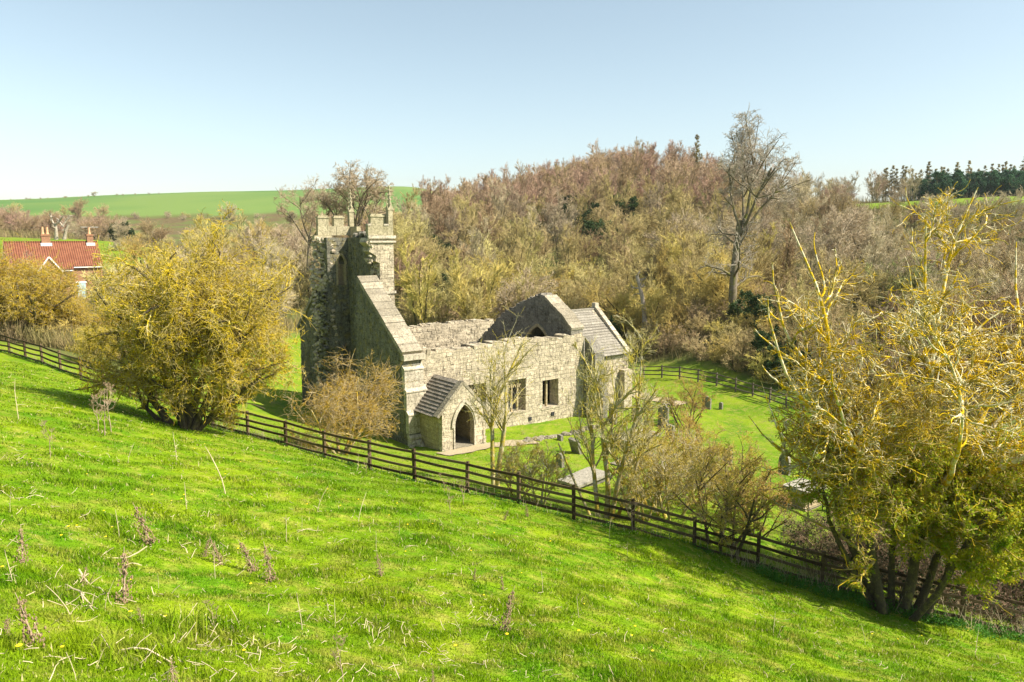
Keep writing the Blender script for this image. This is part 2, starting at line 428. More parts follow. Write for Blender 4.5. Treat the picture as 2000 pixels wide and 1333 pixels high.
def leaf_mat(name, c1, c2, trans=.35, var=.15, scale=3):
    m, t, b = newmat(name, .7, .25); N = NT(t); tc = N.n("TexCoord")
    c = N.mix(N.ramp(N.noise(tc.outputs["Object"], scale, 3, .6), [(.35, 0), (.65, 1)]), c1, c2)
    oi = N.n("ObjectInfo"); c = N.mix(1.0, c, N.ramp(oi.outputs["Random"], [(0, 1 - var), (1, 1 + var)]), 'MULTIPLY')
    N.l(c, b.inputs["Base Color"])
    tr = N.n("BsdfTranslucent"); N.l(c, tr.inputs["Color"]); mx = N.n("MixShader"); mx.inputs[0].default_value = trans
    out = t.nodes["Material Output"]
    N.l(b.outputs[0], mx.inputs[1]); N.l(tr.outputs[0], mx.inputs[2]); N.l(mx.outputs[0], out.inputs[0])
    return m
M['young_leaf'] = leaf_mat("young leaves", (.20, .30, .010), (.46, .42, .015), var=.05)
M['bud'] = leaf_mat("lichen and buds", (.52, .37, .012), (.34, .29, .025), .25)
M['dark_leaf'] = leaf_mat("dark evergreen leaves", (.025, .05, .012), (.05, .085, .02), .15, .3)
M['pine_leaf'] = leaf_mat("pine needles", (.035, .10, .045), (.06, .14, .055), .2, .25, .6)
M['larch_leaf'] = leaf_mat("larch needles", (.26, .24, .08), (.30, .22, .10), .3, .2)
M['nettle'] = leaf_mat("nettle leaves", (.04, .14, .012), (.09, .24, .02), .3)

def grass_nodes(N, ob):
    """lush pasture green with paler straw tinted patches"""
    a = N.noise(ob, .55, 4, .6, .5); b_ = N.noise(ob, 2.3, 4, .65); c_ = N.noise(ob, .13, 3, .5)
    c = N.mix(N.ramp(a, [(.35, 0), (.65, 1)]), (.12, .265, .004), (.255, .355, .008))
    c = N.mix(N.ramp(b_, [(.48, 0), (.66, 1)]), c, (.34, .36, .05))
    c = N.mix(N.math('MULTIPLY', N.ramp(c_, [(.45, 0), (.65, 1)]), .5), c, (.10, .225, .003))
    return c
m, t, b = newmat("pasture grass blades", .8, .08); N = NT(t); tc = N.n("TexCoord")
c = grass_nodes(N, tc.outputs["Object"])
tone = N.attr("tone").outputs["Fac"]
c = N.mix(1.0, c, N.ramp(tone, [(0, .60), (.9, 1.3)]), 'MULTIPLY')
c = N.mix(N.ramp(tone, [(.955, 0), (.965, 1)]), c, (.58, .50, .26))
N.l(c, b.inputs["Base Color"])
tr = N.n("BsdfTranslucent"); N.l(c, tr.inputs["Color"]); mx = N.n("MixShader"); mx.inputs[0].default_value = .4
N.l(b.outputs[0], mx.inputs[1]); N.l(tr.outputs[0], mx.inputs[2]); N.l(mx.outputs[0], t.nodes["Material Output"].inputs[0])
M['grass'] = m

# ground sheet: zone weights are stored on the vertices (pasture, churchyard, wood floor, far field)
m, t, b = newmat("ground", .95, .1); N = NT(t); tc = N.n("TexCoord"); ob = tc.outputs["Object"]
z = N.n("SeparateColor"); N.l(N.attr("zone").outputs["Color"], z.inputs[0])
past = N.mix(N.ramp(N.noise(ob, 6, 4, .7), [(.3, .55), (.7, 1.1)]), (0, 0, 0), grass_nodes(N, ob))
past = N.mix(1.0, grass_nodes(N, ob), N.ramp(N.noise(ob, 7, 4, .7), [(.3, .5), (.7, 1.0)]), 'MULTIPLY')
n1 = N.noise(ob, .35, 4, .6, .6); n2 = N.noise(ob, 2.2, 4, .7)
yard = N.mix(N.ramp(n1, [(.38, 0), (.62, 1)]), (.095, .195, .006), (.20, .275, .012))
yard = N.mix(N.ramp(n2, [(.48, 0), (.7, 1)]), yard, (.25, .25, .05))
yard = N.mix(N.math('MULTIPLY', N.ramp(N.noise(ob, .8, 4, .7, .8), [(.58, 0), (.7, 1)]), .6), yard, (.22, .17, .07))
yard = N.mix(1.0, yard, N.ramp(N.noise(ob, 9, 3, .7), [(.3, .65), (.7, 1.2)]), 'MULTIPLY')
f = N.noise(ob, .5, 4, .6, .6); f2 = N.noise(ob, .06, 3, .5)
floor_ = N.mix(N.ramp(f, [(.4, 0), (.65, 1)]), (.10, .075, .035), (.16, .12, .055))
floor_ = N.mix(N.ramp(f2, [(.42, 0), (.56, 1)]), floor_, (.11, .125, .035))
# far arable field with faint drill lines and a paler headland
wv = N.n("TexWave"); wv.inputs["Scale"].default_value = .05; wv.inputs["Distortion"].default_value = .6; N.l(ob, wv.inputs["Vector"])
fld = N.mix(N.ramp(wv.outputs["Fac"], [(.2, 0), (.8, 1)]), (.07, .155, .035), (.095, .18, .045))
fld = N.mix(N.ramp(N.noise(ob, .006, 2, .5), [(.45, 0), (.6, 1)]), fld, (.14, .21, .05))
c = N.mix(z.outputs[0], past, yard); c = N.mix(z.outputs[1], c, floor_); c = N.mix(z.outputs[2], c, fld)
N.l(c, b.inputs["Base Color"])
N.bump(N.noise(ob, 9, 4, .7), .06, b, .6)
M['ground'] = m

# ------------------------------------------------------------------ ground sheet
def smooth(a, lo, hi): q = np.clip((a - lo) / (hi - lo), 0, 1); return q * q * (3 - 2 * q)
ang = np.concatenate([np.linspace(-52, 52, 300), np.linspace(52, 308, 80)[1:-1]])
rr = np.concatenate([[0.0], np.geomspace(.6, 60, 230), np.geomspace(61, 1400, 95)])
AA, RR = np.meshgrid(np.radians(ang), rr, indexing='ij')
X = np.sin(AA) * RR; Yg = np.cos(AA) * RR
H = hgt(np.stack([X.ravel(), Yg.ravel()], 1)).reshape(X.shape)
H = np.where(RR > 1000, H * 0 + np.minimum(H, 12 - (RR - 1000) * .01), H)
na, nr = X.shape
idx = np.arange(na * nr).reshape(na, nr); nx = np.roll(idx, -1, 0)
Q = np.stack([idx[:, :-1], idx[:, 1:], nx[:, 1:], nx[:, :-1]], -1).reshape(-1, 4)
FBx = np.array([p[:2] for p in FB])
def fence_side(x, y):
    """signed distance-like measure: positive beyond the fence (churchyard side)"""
    fa = np.degrees(np.arctan2(FBx[:, 0], FBx[:, 1])); fr = np.hypot(FBx[:, 0], FBx[:, 1])
    o = np.argsort(fa); a = np.degrees(np.arctan2(x, y))
    return np.hypot(x, y) - np.interp(a, fa[o], fr[o])
def zones(x, y):
    s = fence_side(x, y); az = np.degrees(np.arctan2(x, y)); r = np.hypot(x, y)
    px = 1000 + FPX * np.tan(np.radians(np.clip(az, -80, 80)))
    wob = 3 * np.sin(x * .21 + 1) + 2.5 * np.sin(y * .17 + x * .07)
    yard = smooth(s, 0, .6)
    lim = np.interp(px, [-500, 0, 250, 420, 600, 760, 900, 1250, 1420, 1560, 1700, 2000, 2400], [52, 50, 44, 66, 92, 88, 76, 76, 68, 60, 54, 48, 44])
    fl = smooth(y, lim - 1.5, lim + 1.5 + 0 * wob) * (y > 0)
    # small fields: bright strip under the pines, hump behind the cottage
    g = ((px > 1700 - (y - 200) * 1.5) & (y > 206 + wob) & (y < 262)) * 1.0
    g2 = ((px > -200) & (px < 300) & (y > 128 + wob) & (y < 200)) * 1.0
    fieldz = ((y > 432) & (px < 1000)) * 1.0
    fieldz = fieldz * (az > -75)
    back = (y < 0)
    fl = np.where((g > 0) | (g2 > 0), 0, fl); fl = np.where(back, 0, fl)
    yard = np.where(g > 0, .4, yard); yard = np.where(back, 0, yard)
    return np.stack([yard, fl, fieldz, np.ones_like(x)], -1)
Z = zones(X.ravel(), Yg.ravel())
me = mesh_np("ground", np.stack([X, Yg, H], -1), quads=Q[:, ::-1], attrs={"zone": Z}, smooth=True)
gr = link("ground", me, M['ground']); tag(gr, kind="structure")
# paths: sheets draped over the ground
def strip(pts, w, name, lift=.06):
    V = []; F = []
    P_ = [np.array(p[:2]) for p in pts]; fine = []
    for a, b2 in zip(P_[:-1], P_[1:]):
        for k in range(8): fine.append(a + (b2 - a) * k / 8)
    fine.append(P_[-1]); n = len(fine)
    for i, p in enumerate(fine):
        d = fine[min(i + 1, n - 1)] - fine[max(i - 1, 0)]; d = d / np.linalg.norm(d); s_ = np.array([-d[1], d[0]])
        ww = w * (1 + .18 * math.sin(i * 1.7))
        for k in (-.5, -.17, .17, .5):
            q = p + s_ * ww * k; V.append((q[0], q[1], gz(q[0], q[1]) + lift))
    for i in range(n - 1):
        for k in range(3): F.append((i * 4 + k, i * 4 + 4 + k, i * 4 + 5 + k, i * 4 + 1 + k))
    o = link(name, mesh_np(name, V, quads=F), M['path']); tag(o, kind="structure"); return o
strip([chw(.2, -3.3), chw(2, -2.9), chw(4.2, -3.0), chw(7, -3.6)], 1.1, "path")
strip([onground(1195, 762), onground(1232, 768), onground(1262, 778), onground(1330, 792)], 1.9, "path")
# ------------------------------------------------------------------ the ruined church (local x = east, y = north, z up)
ROTC = R(38)
church = empty("church_ruin", CH_A, ROTC)
tag(church, "roofless medieval stone church with a broken west tower and a small south porch", "church")
def arch_pts(cx, w, spring, top, n=9):
    """pointed arch from the left springing to the right one"""
    h = w / 2; pts = []
    rise = top - spring; rad = (h * h + rise * rise) / (2 * h)
    for i in range(n + 1):
        a = math.acos(max(-1, min(1, (rad - h) / rad))) * i / n
        pts.append((cx - h + rad - rad * math.cos(a), spring + rad * math.sin(a)))
    return pts + [(2 * cx - x, y) for x, y in pts[-2::-1]]
X_, Y_, Z_ = (1, 0, 0), (0, 1, 0), (0, 0, 1)
S0 = .8                                     # outer face of the nave south wall
# west front, southern half: raked wall with weathered offsets on its south end
b = MB(3)
prof = [(0, -1.2), (0, .35), (.12, .62), (.14, 1.75), (.34, 2.0), (.36, 3.15), (.52, 3.4), (.54, 4.5), (.72, 4.85), (.62, 5.2), (.62, 5.42),
        (.78, 5.5), (6.4, 9.78), (6.75, 9.7), (6.8, 8.6), (6.95, 7.4), (6.8, 6.2), (7.0, 5.0), (6.85, 3.2), (7.1, 1.6), (6.9, -1.2)]
b.prism(prof, (0.0, 0, 0), Y_, Z_, (1.15, 0, 0))
b.stones((0, 0, 0), Y_, Z_, (-1, 0, 0), 7, 9.6, inside=lambda a, z: a > .8 and z < 5.4 + (a - .8) * .76 - .15, p=.5, d=(.004, .03), course=.3, length=.5)
for k in range(110):
    zz = b.r.uniform(-.3, 9.3); b.rock((b.r.uniform(.0, 1.1), 6.85 + b.r.uniform(-.12, .22), zz), b.r.uniform(.25, .5), b.r.uniform(.2, .5), b.r.uniform(.12, .25))
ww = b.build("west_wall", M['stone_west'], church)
b = MB(4)   # south end of that wall: large pale quoins stepping out over each offset
steps = [(-1.0, .35, 0.0, 1.62), (.62, 1.75, .14, 1.5), (2.0, 3.15, .36, 1.4), (3.4, 4.5, .54, 1.3)]
for z0, z1, y, x1 in steps:
    z = z0
    while z < z1 - .05:
        h = min(.42, z1 - z); sp = b.r.uniform(.5, x1 - .5)
        b.box(-.03, sp - .012, y - .035, y + .3, z + .008, z + h - .008, j=.008); b.box(sp + .012, x1, y - .03, y + .3, z + .008, z + h - .008, j=.008); z += h
for z, y, x1 in ((.35, 0, 1.62), (1.75, .14, 1.5), (3.15, .36, 1.4), (4.5, .54, 1.3)):
    b.prism([(y - .08, z), (y - .08, z + .07), (y + .26, z + .33), (y + .3, z)], (-.06, 0, 0), Y_, Z_, (x1 + .1, 0, 0), tone=.6)
b.box(-.05, 1.45, .5, .9, 5.1, 5.45, .5)
for k in range(14): b.rock((b.r.uniform(-.1, 2.0), b.r.uniform(-.35, -.02), b.r.uniform(-.3, .1)), .5, .4, .35)
b.build("stepped_buttress", M['stone_pale'], church)
def coping(y0, z0, y1, z1, n, seed, name):
    b = MB(seed); L = math.hypot(y1 - y0, z1 - z0); dy, dz = (y1 - y0) / L, (z1 - z0) / L
    o = Vector((-.12, y0, z0)); q = L / n
    sgn = 1 if dy > 0 else -1
    for i in range(n):
        a = i * q + .012; e = (i + 1) * q - .012
        nz = Vector((0, -dz * sgn, dy * sgn))
        t = .2 + b.r.uniform(-.015, .02)
        v = []
        for w in (a, e):
            for x in (0, 1.42):
                for hgt_ in (-.06, t): v.append(o + Vector((x, dy * w, dz * w)) + nz * hgt_)
        b._add(v, [(0,1,3,2) if sgn > 0 else (0,2,3,1), (4,6,7,5) if sgn > 0 else (4,5,7,6), (0,4,5,1) if sgn > 0 else (0,1,5,4), (2,3,7,6) if sgn > 0 else (2,6,7,3), (1,5,7,3) if sgn > 0 else (1,3,7,5), (0,2,6,4) if sgn > 0 else (0,4,6,2)])
    b.build(name, M['stone_cope'], ww)
coping(.7, 5.48, 6.45, 9.86, 11, 5, "coping")
# west front, northern half
b = MB(6)
prof = [(16.75, -1.6), (16.7, 2.4), (16.55, 4.4), (16.8, 5.5), (12.95, 8.75), (12.9, 8.5), (11.5, 8.5), (11.3, 7.2), (11.5, 5.9), (11.25, 4.6), (11.5, 3.0), (11.2, 1.5), (11.4, -1.6)]
b.prism(prof, (0.0, 0, 0), Y_, Z_, (1.1, 0, 0))
b.stones((0, 13.1, 0), Y_, Z_, (-1, 0, 0), 3.6, 8.6, inside=lambda a, z: z < 8.5 - a * .86, p=.5, d=(.004, .03), course=.32, length=.55)
for k in range(420):   # rough core of the torn-off tower wall
    zz = b.r.uniform(-.5, 8.8); yy = b.r.uniform(11.35, 13.15)
    b.rock((b.r.uniform(-.26, .05), yy, zz), b.r.uniform(.15, .5), b.r.uniform(.25, .55), b.r.uniform(.12, .24))
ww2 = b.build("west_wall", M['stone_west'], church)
ww_s, ww = ww, ww2
coping(16.9, 5.5, 12.95, 8.85, 9, 7, "coping")
ww = ww_s
# nave south wall with three square-headed windows
Zb = -1.7; WT = 5.62
wins = [(4.75, 6.3, .62, 2.98), (8.15, 9.7, .58, 2.88), (11.2, 12.72, .5, 2.5)]
b = MB(8); T = .95; x = 1.3
for (x0, x1, z0, z1) in wins:
    b.box(x, x0, S0, S0 + T, Zb, WT - .3, .5)
    b.box(x0, x1, S0, S0 + T, Zb, z0, .45); b.box(x0, x1, S0, S0 + T, z1, WT - .3, .55); x = x1
b.box(x, 15.2, S0, S0 + T, Zb, WT - .3, .5)
def in_s(a, z):
    a += 1.3; z += Zb
    return not any(x0 - .2 < a < x1 + .2 and z0 - .2 < z < z1 + .2 for x0, x1, z0, z1 in wins)
b.stones((1.3, S0, Zb), X_, Z_, (0, -1, 0), 13.9, WT - Zb - .35, inside=in_s, p=.5, d=(.004, .028), course=.25, length=.36)
xx = 1.3
while xx < 15.1:     # loose and missing stones on the wall head
    L = b.r.uniform(.25, .6); hh = b.r.uniform(.12, .34) + .07 * math.sin(xx * .9)
    if xx < 5.2: hh = max(.05, hh - .08)
    b.box(xx, min(xx + L, 15.2), S0 + b.r.uniform(-.03, .06), S0 + T - b.r.uniform(-.02, .12), WT - .32, WT - .3 + hh, j=.03)
    if b.r.random() < .5: b.rock((xx + L / 2, S0 + b.r.uniform(.1, .8), WT - .3 + hh), .35, .3, .14)
    xx += L + .015
sw = b.build("south_wall", M['stone'], church)
def window(x0, x1, z0, z1, kind, seed):
    w = MB(seed); d0 = S0 - .025
    z = z0
    while z < z1 - .05:
        h = min(w.r.uniform(.2, .4), z1 - z); w.box(x0 - w.r.uniform(.1, .3), x0 + .012, d0 + .008, d0 + .5, z + .006, z + h - .006); w.box(x1 - .012, x1 + w.r.uniform(.1, .3), d0 + .008, d0 + .5, z + .006, z + h - .006); z += h
    w.box(x0 - .16, x1 + .16, d0, d0 + .5, z1 - .01, z1 + .15, .7); w.box(x0 - .1, x1 + .1, d0 - .02, d0 + .5, z0 - .12, z0 + .005, .5)
    fr = w.build("window", M['stone'], sw)
    g = MB(seed + 50)
    if kind == 'mullion':
        c = x0 + (x1 - x0) * .42
        g.box(c - .06, c + .06, S0 + .25, S0 + .4, z0, z1, .5)
    else:
        n = 3; w_ = (x1 - x0) / n
        for i in range(1, n):
            c = x0 + w_ * i; lo = z0 if kind == 'full' else z1 - .95
            g.box(c - .055, c + .055, S0 + .25, S0 + .39, lo, z1, .5)
        for i in range(n):
            cx = x0 + w_ * (i + .5)
            for hw, tp, sp in ((.5, z1 - .12, z1 - .62), (.25, z1 - .42, z1 - .62)):
                pts = arch_pts(cx, w_ * hw * 2 - .06, sp, tp, 5)
                for q, e in zip(pts[:-1], pts[1:]): g.beam((q[0], S0 + .32, q[1]), (e[0], S0 + .32, e[1]), .08, .07, up=(0, 1, 0), tone=.5)
            g.box(cx - .03, cx + .03, S0 + .27, S0 + .37, z1 - .3, z1, .5)
    g.build("mullion" if kind == 'mullion' else "tracery", M['stone_warm'], fr) if False else g.build("mullion" if kind == 'mullion' else "tracery", M['stone_warm'], sw)
window(*wins[0], 'broken', 21); window(*wins[1], 'full', 22); window(*wins[2], 'mullion', 23)
for x0, z0 in ((9.95, -.2), (12.05, -.15)):
    b = MB(1); b.box(x0, x0 + .24, S0 - .075, S0 + .02, z0, z0 + .24, .1); b.build("dark_opening", M['iron'], sw)  # dark block stands in for the shade inside a small wall opening
# north wall of the nave
b = MB(10)
b.box(1.1, 17.6, 15.1, 16.0, -2.2, 5.0, .5)
b.stones((1.1, 15.1, -.6), X_, Z_, (0, -1, 0), 16.3, 5.5, p=.6, d=(.01, .06), course=.25, length=.36)
xx = 1.1
while xx < 17.3:
    L = b.r.uniform(.25, .6); b.box(xx, xx + L, 15.12 + b.r.uniform(-.05, .06), 15.95, 4.98, 5.0 + b.r.uniform(.02, .24), j=.03)
    if b.r.random() < .5: b.rock((xx, 15.4, 5.2), .35, .4, .16)
    xx += L + .015
for k in range(8): b.box(5.5 + k * .0, 5.9, 15.0, 15.1, -.5 + k * .4, -.12 + k * .4)
b.build("north_wall", M['stone'], church)
# nave floor
b = MB(2); b.box(1.15, 14.0, S0 + T, 15.1, -1.4, -.32, .5); b.build("nave_floor", M['slab'], church)
# chancel arch gable
b = MB(11)
ap = arch_pts(4.6, 3.2, 3.6, 5.82, 9)
right = [(S0 + .1, Zb), (S0 + .1, 5.3)]
out = [(3.0, Zb), (S0 + .1, Zb), (S0 + .1, 5.85), (1.6, 6.55), (2.6, 7.25), (3.5, 7.9), (4.2, 8.16), (5.1, 7.95), (6.25, 7.55), (7.2, 7.15), (8.65, 6.5), (9.9, 5.68), (11.05, 4.85), (12.1, 4.0), (12.8, 3.4), (15.1, 3.2), (15.1, -2.2), (6.2, Zb)]
out = out + ap[::-1]
b.prism(out, (14.0, 0, 0), Y_, Z_, (1.15, 0, 0), tone=.5)
def gz_(a):
    P_ = [(.9, 5.85), (1.6, 6.55), (4.2, 8.16), (5.1, 7.95), (7.2, 7.15), (8.65, 6.5), (9.9, 5.68), (12.1, 4.0), (12.8, 3.4), (15.1, 3.2)]
    return float(np.interp(a, [p[0] for p in P_], [p[1] for p in P_]))
def in_g(a, z):
    a += .9; z += -1.0
    return z < gz_(a) - .22 and not (2.7 < a < 6.5 and z < 6.1)
b.stones((14.0, .9, -1.0), Y_, Z_, (-1, 0, 0), 14.1, 9.4, inside=in_g, p=.75, d=(.008, .05), course=.2, length=.34)
for i in range(70):   # ragged head of the gable
    a = .95 + (14.0 - .95) * i / 70; b.box(14.02, 15.13, a, a + .19, gz_(a) - .12, gz_(a) + b.r.uniform(.03, .2), j=.03)
ga = b.build("chancel_gable", M['stone_dark'], church)
b = MB(12)
pts = arch_pts(4.6, 3.3, 3.6, 5.9, 9)
for q, e in zip(pts[:-1], pts[1:]): b.beam((13.98, q[0], q[1]), (13.98, e[0], e[1]), .22, .16, up=(1, 0, 0))
b.build("arch_ring", M['stone_warm'], ga)
b = MB(13)   # sunlit raked stones on its south slope
for i in range(13):
    a = .85 + 3.1 * i / 13; z = gz_(max(a, .95)); b.prism([(a, z - .05), (a + .24, z + .16), (a + .2, z + .34), (a - .04, z + .13)], (13.95 + b.r.uniform(0, .05), 0, 0), Y_, Z_, (1.25, 0, 0), tone=b.r.random())
b.build("coping", M['stone_cope'], ga)
# diagonal buttress at the south east corner of the nave
b = MB(14)
b.prism([(-.75, Zb), (-.75, 1.4), (-.35, 2.2), (-.3, 4.2), (.78, 5.3), (.78, Zb)], (15.25, 0, 0), Y_, Z_, (.95, 0, 0), tone=.5)
b.stones((15.25, -.7, -1), Y_, Z_, (-1, 0, 0), 1.4, 5, inside=lambda a, z: a > .4, p=.8, d=(.01, .04))
b.build("corner_buttress", M['stone_dark'], church)
# chancel: south wall, gable end, tiled roof
cs = 1.7; ce = 20.9; cz = 3.55; rz_ = 6.62; ry = 5.3
b = MB(15)
b.box(16.2, ce, cs, cs + .8, -2.4, cz, .5)
b.stones((16.2, cs, -2), X_, Z_, (0, -1, 0), ce - 16.2, 5.4, p=.7, d=(.008, .04), course=.28, length=.42)
b.prism([(cs, -2.4), (cs, cz), (ry, rz_ + .1), (2 * ry - cs, cz), (2 * ry - cs, -2.6)], (ce - .75, 0, 0), Y_, Z_, (.7, 0, 0), tone=.5)
b.box(16.2, ce - .8, 2 * ry - cs - .8, 2 * ry - cs, -2.6, cz, .5)
b.box(16.9, 17.7, cs - .7, cs + .02, -2.4, 2.4, .5); b.box(19.9, 20.8, cs - .6, cs + .02, -2.4, 2.2, .5)
chn = b.build("chancel", M['stone'], church)
b = MB(16)
M['tile'] = stone_mat("stone roof tiles", (.31, .285, .235), (.22, .20, .165), (.42, .385, .32), course=.24, width=.32, mortar=(.13, .11, .10), grime=.4, lichen=(.27, .25, .23))
for side in (1, -1):
    sl = math.hypot(ry - cs + .25, rz_ - cz + .2); n = 18
    y0, z0 = (cs - .28, cz - .12) if side > 0 else (2 * ry - cs + .28, cz - .12)
    dy, dz = (ry - y0) / sl, (rz_ - z0) / sl; sl = math.hypot(ry - y0, rz_ - z0); dy, dz = (ry - y0) / sl, (rz_ - z0) / sl
    nn = Vector((0, -dz * side, dy * side))
    for i in range(n):
        a = i * sl / n; e = (i + 1.0) * sl / n - .004; t = b.r.random()
        v = []
        for w, lift in ((a, .07), (e, .03)):
            for x in (15.2, ce - .45):
                for k in (0, lift): v.append(Vector((x, y0 + dy * w, z0 + dz * w)) + nn * k)
        f = [(0,1,3,2),(4,6,7,5),(0,4,5,1),(2,3,7,6),(1,5,7,3),(0,2,6,4)]
        if side < 0: f = [q[::-1] for q in f]
        b._add(v, f, t)
b.beam((15.2, ry, rz_ + .05), (ce - .4, ry, rz_ + .05), .3, .16, tone=.8)
b.build("roof", M['tile'], chn)
b = MB(17)
for side in (1, -1):
    y0 = cs - .3 if side > 0 else 2 * ry - cs + .3
    for i in range(9):
        a0, a1 = i / 9 + .004, (i + 1) / 9 - .004
        p0 = (ce - .2, y0 + (ry - y0) * a0, cz - .15 + (rz_ + .2 - cz + .15) * a0 + .1); p1 = (ce - .2, y0 + (ry - y0) * a1, cz - .15 + (rz_ + .2 - cz + .15) * a1 + .1)
        b.beam(p0, p1, .42, .2, up=(1, 0, 0) if False else (0, 0, 1))
b.box(ce - .4, ce, ry - .2, ry + .2, rz_ + .2, rz_ + .55, .9)
b.build("coping", M['stone_pale'], chn)
# chest-high remains east of the buttress: low vestry wall
b = MB(18)
for i in range(40): b.box(15.9 + i * .0, 16.3, S0 + .05, S0 + .5, Zb, Zb + .05)
# porch
PY = -2.35; px0, px1 = .78, 3.85; pc = (px0 + px1) / 2 - .02
b = MB(19)
ar = arch_pts(pc + .08, 1.42, 1.35, 2.62, 9)
zb = -1.3; ev = 2.15; ap_ = 3.86
out = [(px0 - .02, zb), (px0 + .0, .2), (px0 + .02, ev), (px0 - .12, ev + .12), (pc, ap_), (px1 + .08, ev + .02), (px1 - .08, ev - .1), (px1 - .02, .9), (px1 + .02, zb), (pc + .79, zb)]
out = out + ar[::-1] + [(pc - .63, zb)]
b.prism(out, (0, PY, 0), X_, Z_, (0, .42, 0), tone=.6)
def in_p(a, z):
    a += px0; z += zb
    return abs(a - pc) < (ap_ - z) / (ap_ - ev) * 1.5 - .25 and not (abs(a - pc - .08) < 1.05 and z < 3.0) and abs(a - pc) < 1.5
b.stones((px0, PY, zb), X_, Z_, (0, -1, 0), px1 - px0, 5.2, inside=in_p, p=.7, d=(.005, .03), course=.28, length=.4)
for i in range(5):    # broken quoins at the foot of both corners
    b.box(px1 - .1, px1 + .06 + .05 * (4 - i) * b.r.random(), PY - .03, PY + .4, -.9 + i * .45, -.5 + i * .45, j=.02)
po = b.build("porch", M['stone'], church)
b = MB(20); b.box(px0 + .39, px1 - .39, PY + .03, S0, -.9, .03, .5); b.build("floor", M['slab'], po)
b = MB(24)
b.box(px0, px0 + .38, PY + .42, S0, zb, ev, .5); b.stones((px0, PY + .42, zb), Y_, Z_, (-1, 0, 0), S0 - PY - .42, 3.4, p=.6, d=(.004, .025), course=.3, length=.45)
b.build("wall", M['stone_warm'], po)
b = MB(25)
b.box(px1 - .38, px1, PY + .42, S0, zb, ev, .5); b.stones((px1 - .38, PY + .42, zb), Y_, Z_, (-1, 0, 0), S0 - PY - .42, 3.4, p=.6, d=(.004, .025), course=.3, length=.45)
b.build("wall", M['stone_warm'], po)
b = MB(26); hp = arch_pts(pc + .08, 1.72, 1.3, 2.86, 10)
for q, e in zip(hp[:-1], hp[1:]): b.beam((q[0], PY - .05, q[1]), (e[0], PY - .05, e[1]), .17, .11, up=(0, 1, 0), tone=.7)
hp = arch_pts(pc + .08, 1.5, 1.3, 2.68, 10); hp = [(hp[0][0], -.3)] + hp + [(hp[-1][0], -.3)]
for q, e in zip(hp[:-1], hp[1:]): b.beam((q[0], PY + .0, q[1]), (e[0], PY + .0, e[1]), .1, .12, up=(0, 1, 0), tone=.9)
b.build("hood_mould", M['stone_pale'], po)
b = MB(27)
for side in (1, -1):
    e0 = pc - 1.78 if side > 0 else pc + 1.78; sl = math.hypot(1.78, ap_ - ev + .35); n = 11
    z0 = ev - .18; dx = (pc - e0) / sl; dz = (ap_ + .1 - z0) / sl; nn = Vector((-dz * side, 0, dx * side))
    for i in range(n):
        a = i * sl / n; e = (i + 1) * sl / n - .003; x_ = PY + .36; k_ = 0
        while x_ < S0 - .02:
            L = min(b.r.uniform(.28, .46), S0 - x_); v = []
            for w, lift in ((a, .1 + b.r.uniform(0, .02)), (e, .05)):
                for y in (x_ + .006, x_ + L - .006):
                    for k in (0, lift): v.append(Vector((e0 + dx * w, y, z0 + dz * w)) + nn * k)
            f = [(0,2,3,1),(4,5,7,6),(0,1,5,4),(2,6,7,3),(1,3,7,5),(0,4,6,2)]
            if side < 0: f = [q[::-1] for q in f]
            b._add(v, f); x_ += L
M['porch_tile'] = stone_mat("porch stone slates", (.25, .22, .18), (.17, .15, .12), (.34, .30, .25), brick=False, grime=.5, lichen=(.12, .11, .1))
b.build("roof", M['porch_tile'], po)
b = MB(28)
for side in (1, -1):
    e0 = pc - 1.82 if side > 0 else pc + 1.82
    for i in range(4):
        a0, a1 = i / 4 + .005, (i + 1) / 4 - .005
        p0 = (e0 + (pc - e0) * a0, PY + .2, ev - .1 + (ap_ + .12 - ev + .1) * a0); p1 = (e0 + (pc - e0) * a1, PY + .2, ev - .1 + (ap_ + .12 - ev + .1) * a1)
        b.beam(p0, p1, .46, .17, up=(0, 0, 1))
    b.build("coping", M['stone_cope'], po); b = MB(29)
# ---- tower: north, east and the stub of the south wall still stand
def tower_wall(seed): return MB(seed)
b = MB(30)      # south stub
out = [(2.67, -1), (2.67, 12.5), (.78, 12.5), (.62, 12.2), (.95, 11.9), (.85, 11.6), (1.35, 11.3), (1.3, 10.95), (1.62, 10.8), (1.6, 10.2), (1.6, 9.0), (.95, 9.05), (.9, 8.7), (.5, 8.6), (.45, 8.1), (.75, 7.5), (.4, 7), (.6, 5), (.5, 3), (.6, -1)]
b.prism(out, (0, 6.4, 0), X_, Z_, (0, 1.0, 0), tone=.5)
def in_t(a, z):
    return a + .6 > (1.85 if 9.0 < z + 5 < 10.9 else 1.5 if z + 5 > 10.8 else 1.1)
b.stones((.6, 6.4, 5), X_, Z_, (0, -1, 0), 2.05, 7.4, inside=in_t, p=.75, d=(.008, .035), course=.3, length=.45)
for k in range(70):
    zz = b.r.uniform(8.0, 12.4); e = .55 if zz < 8.9 else (1.5 if zz < 10.8 else 1.0)
    b.rock((e + b.r.uniform(-.12, .2), b.r.uniform(6.45, 7.35), zz), b.r.uniform(.2, .45), b.r.uniform(.3, .5), b.r.uniform(.12, .22))
tw = b.build("tower", M['stone'], church)
b = MB(31)      # mouldings round the stub
for z, o_, h in ((8.75, .09, .16), (12.45, .14, .2)):
    b = MB(31)
    x0 = .55 if z < 9 else .75
    b.box(x0, 2.67 + o_, 6.4 - o_, 6.45, z, z + h, .8); b.box(2.62, 2.67 + o_, 6.45, 12.5, z, z + h, .8)
    if z > 9: b.box(.85, 2.81, 6.28, 6.45, 12.18, 12.3, .7)
    b.build("string_course", M['stone_pale'], tw)
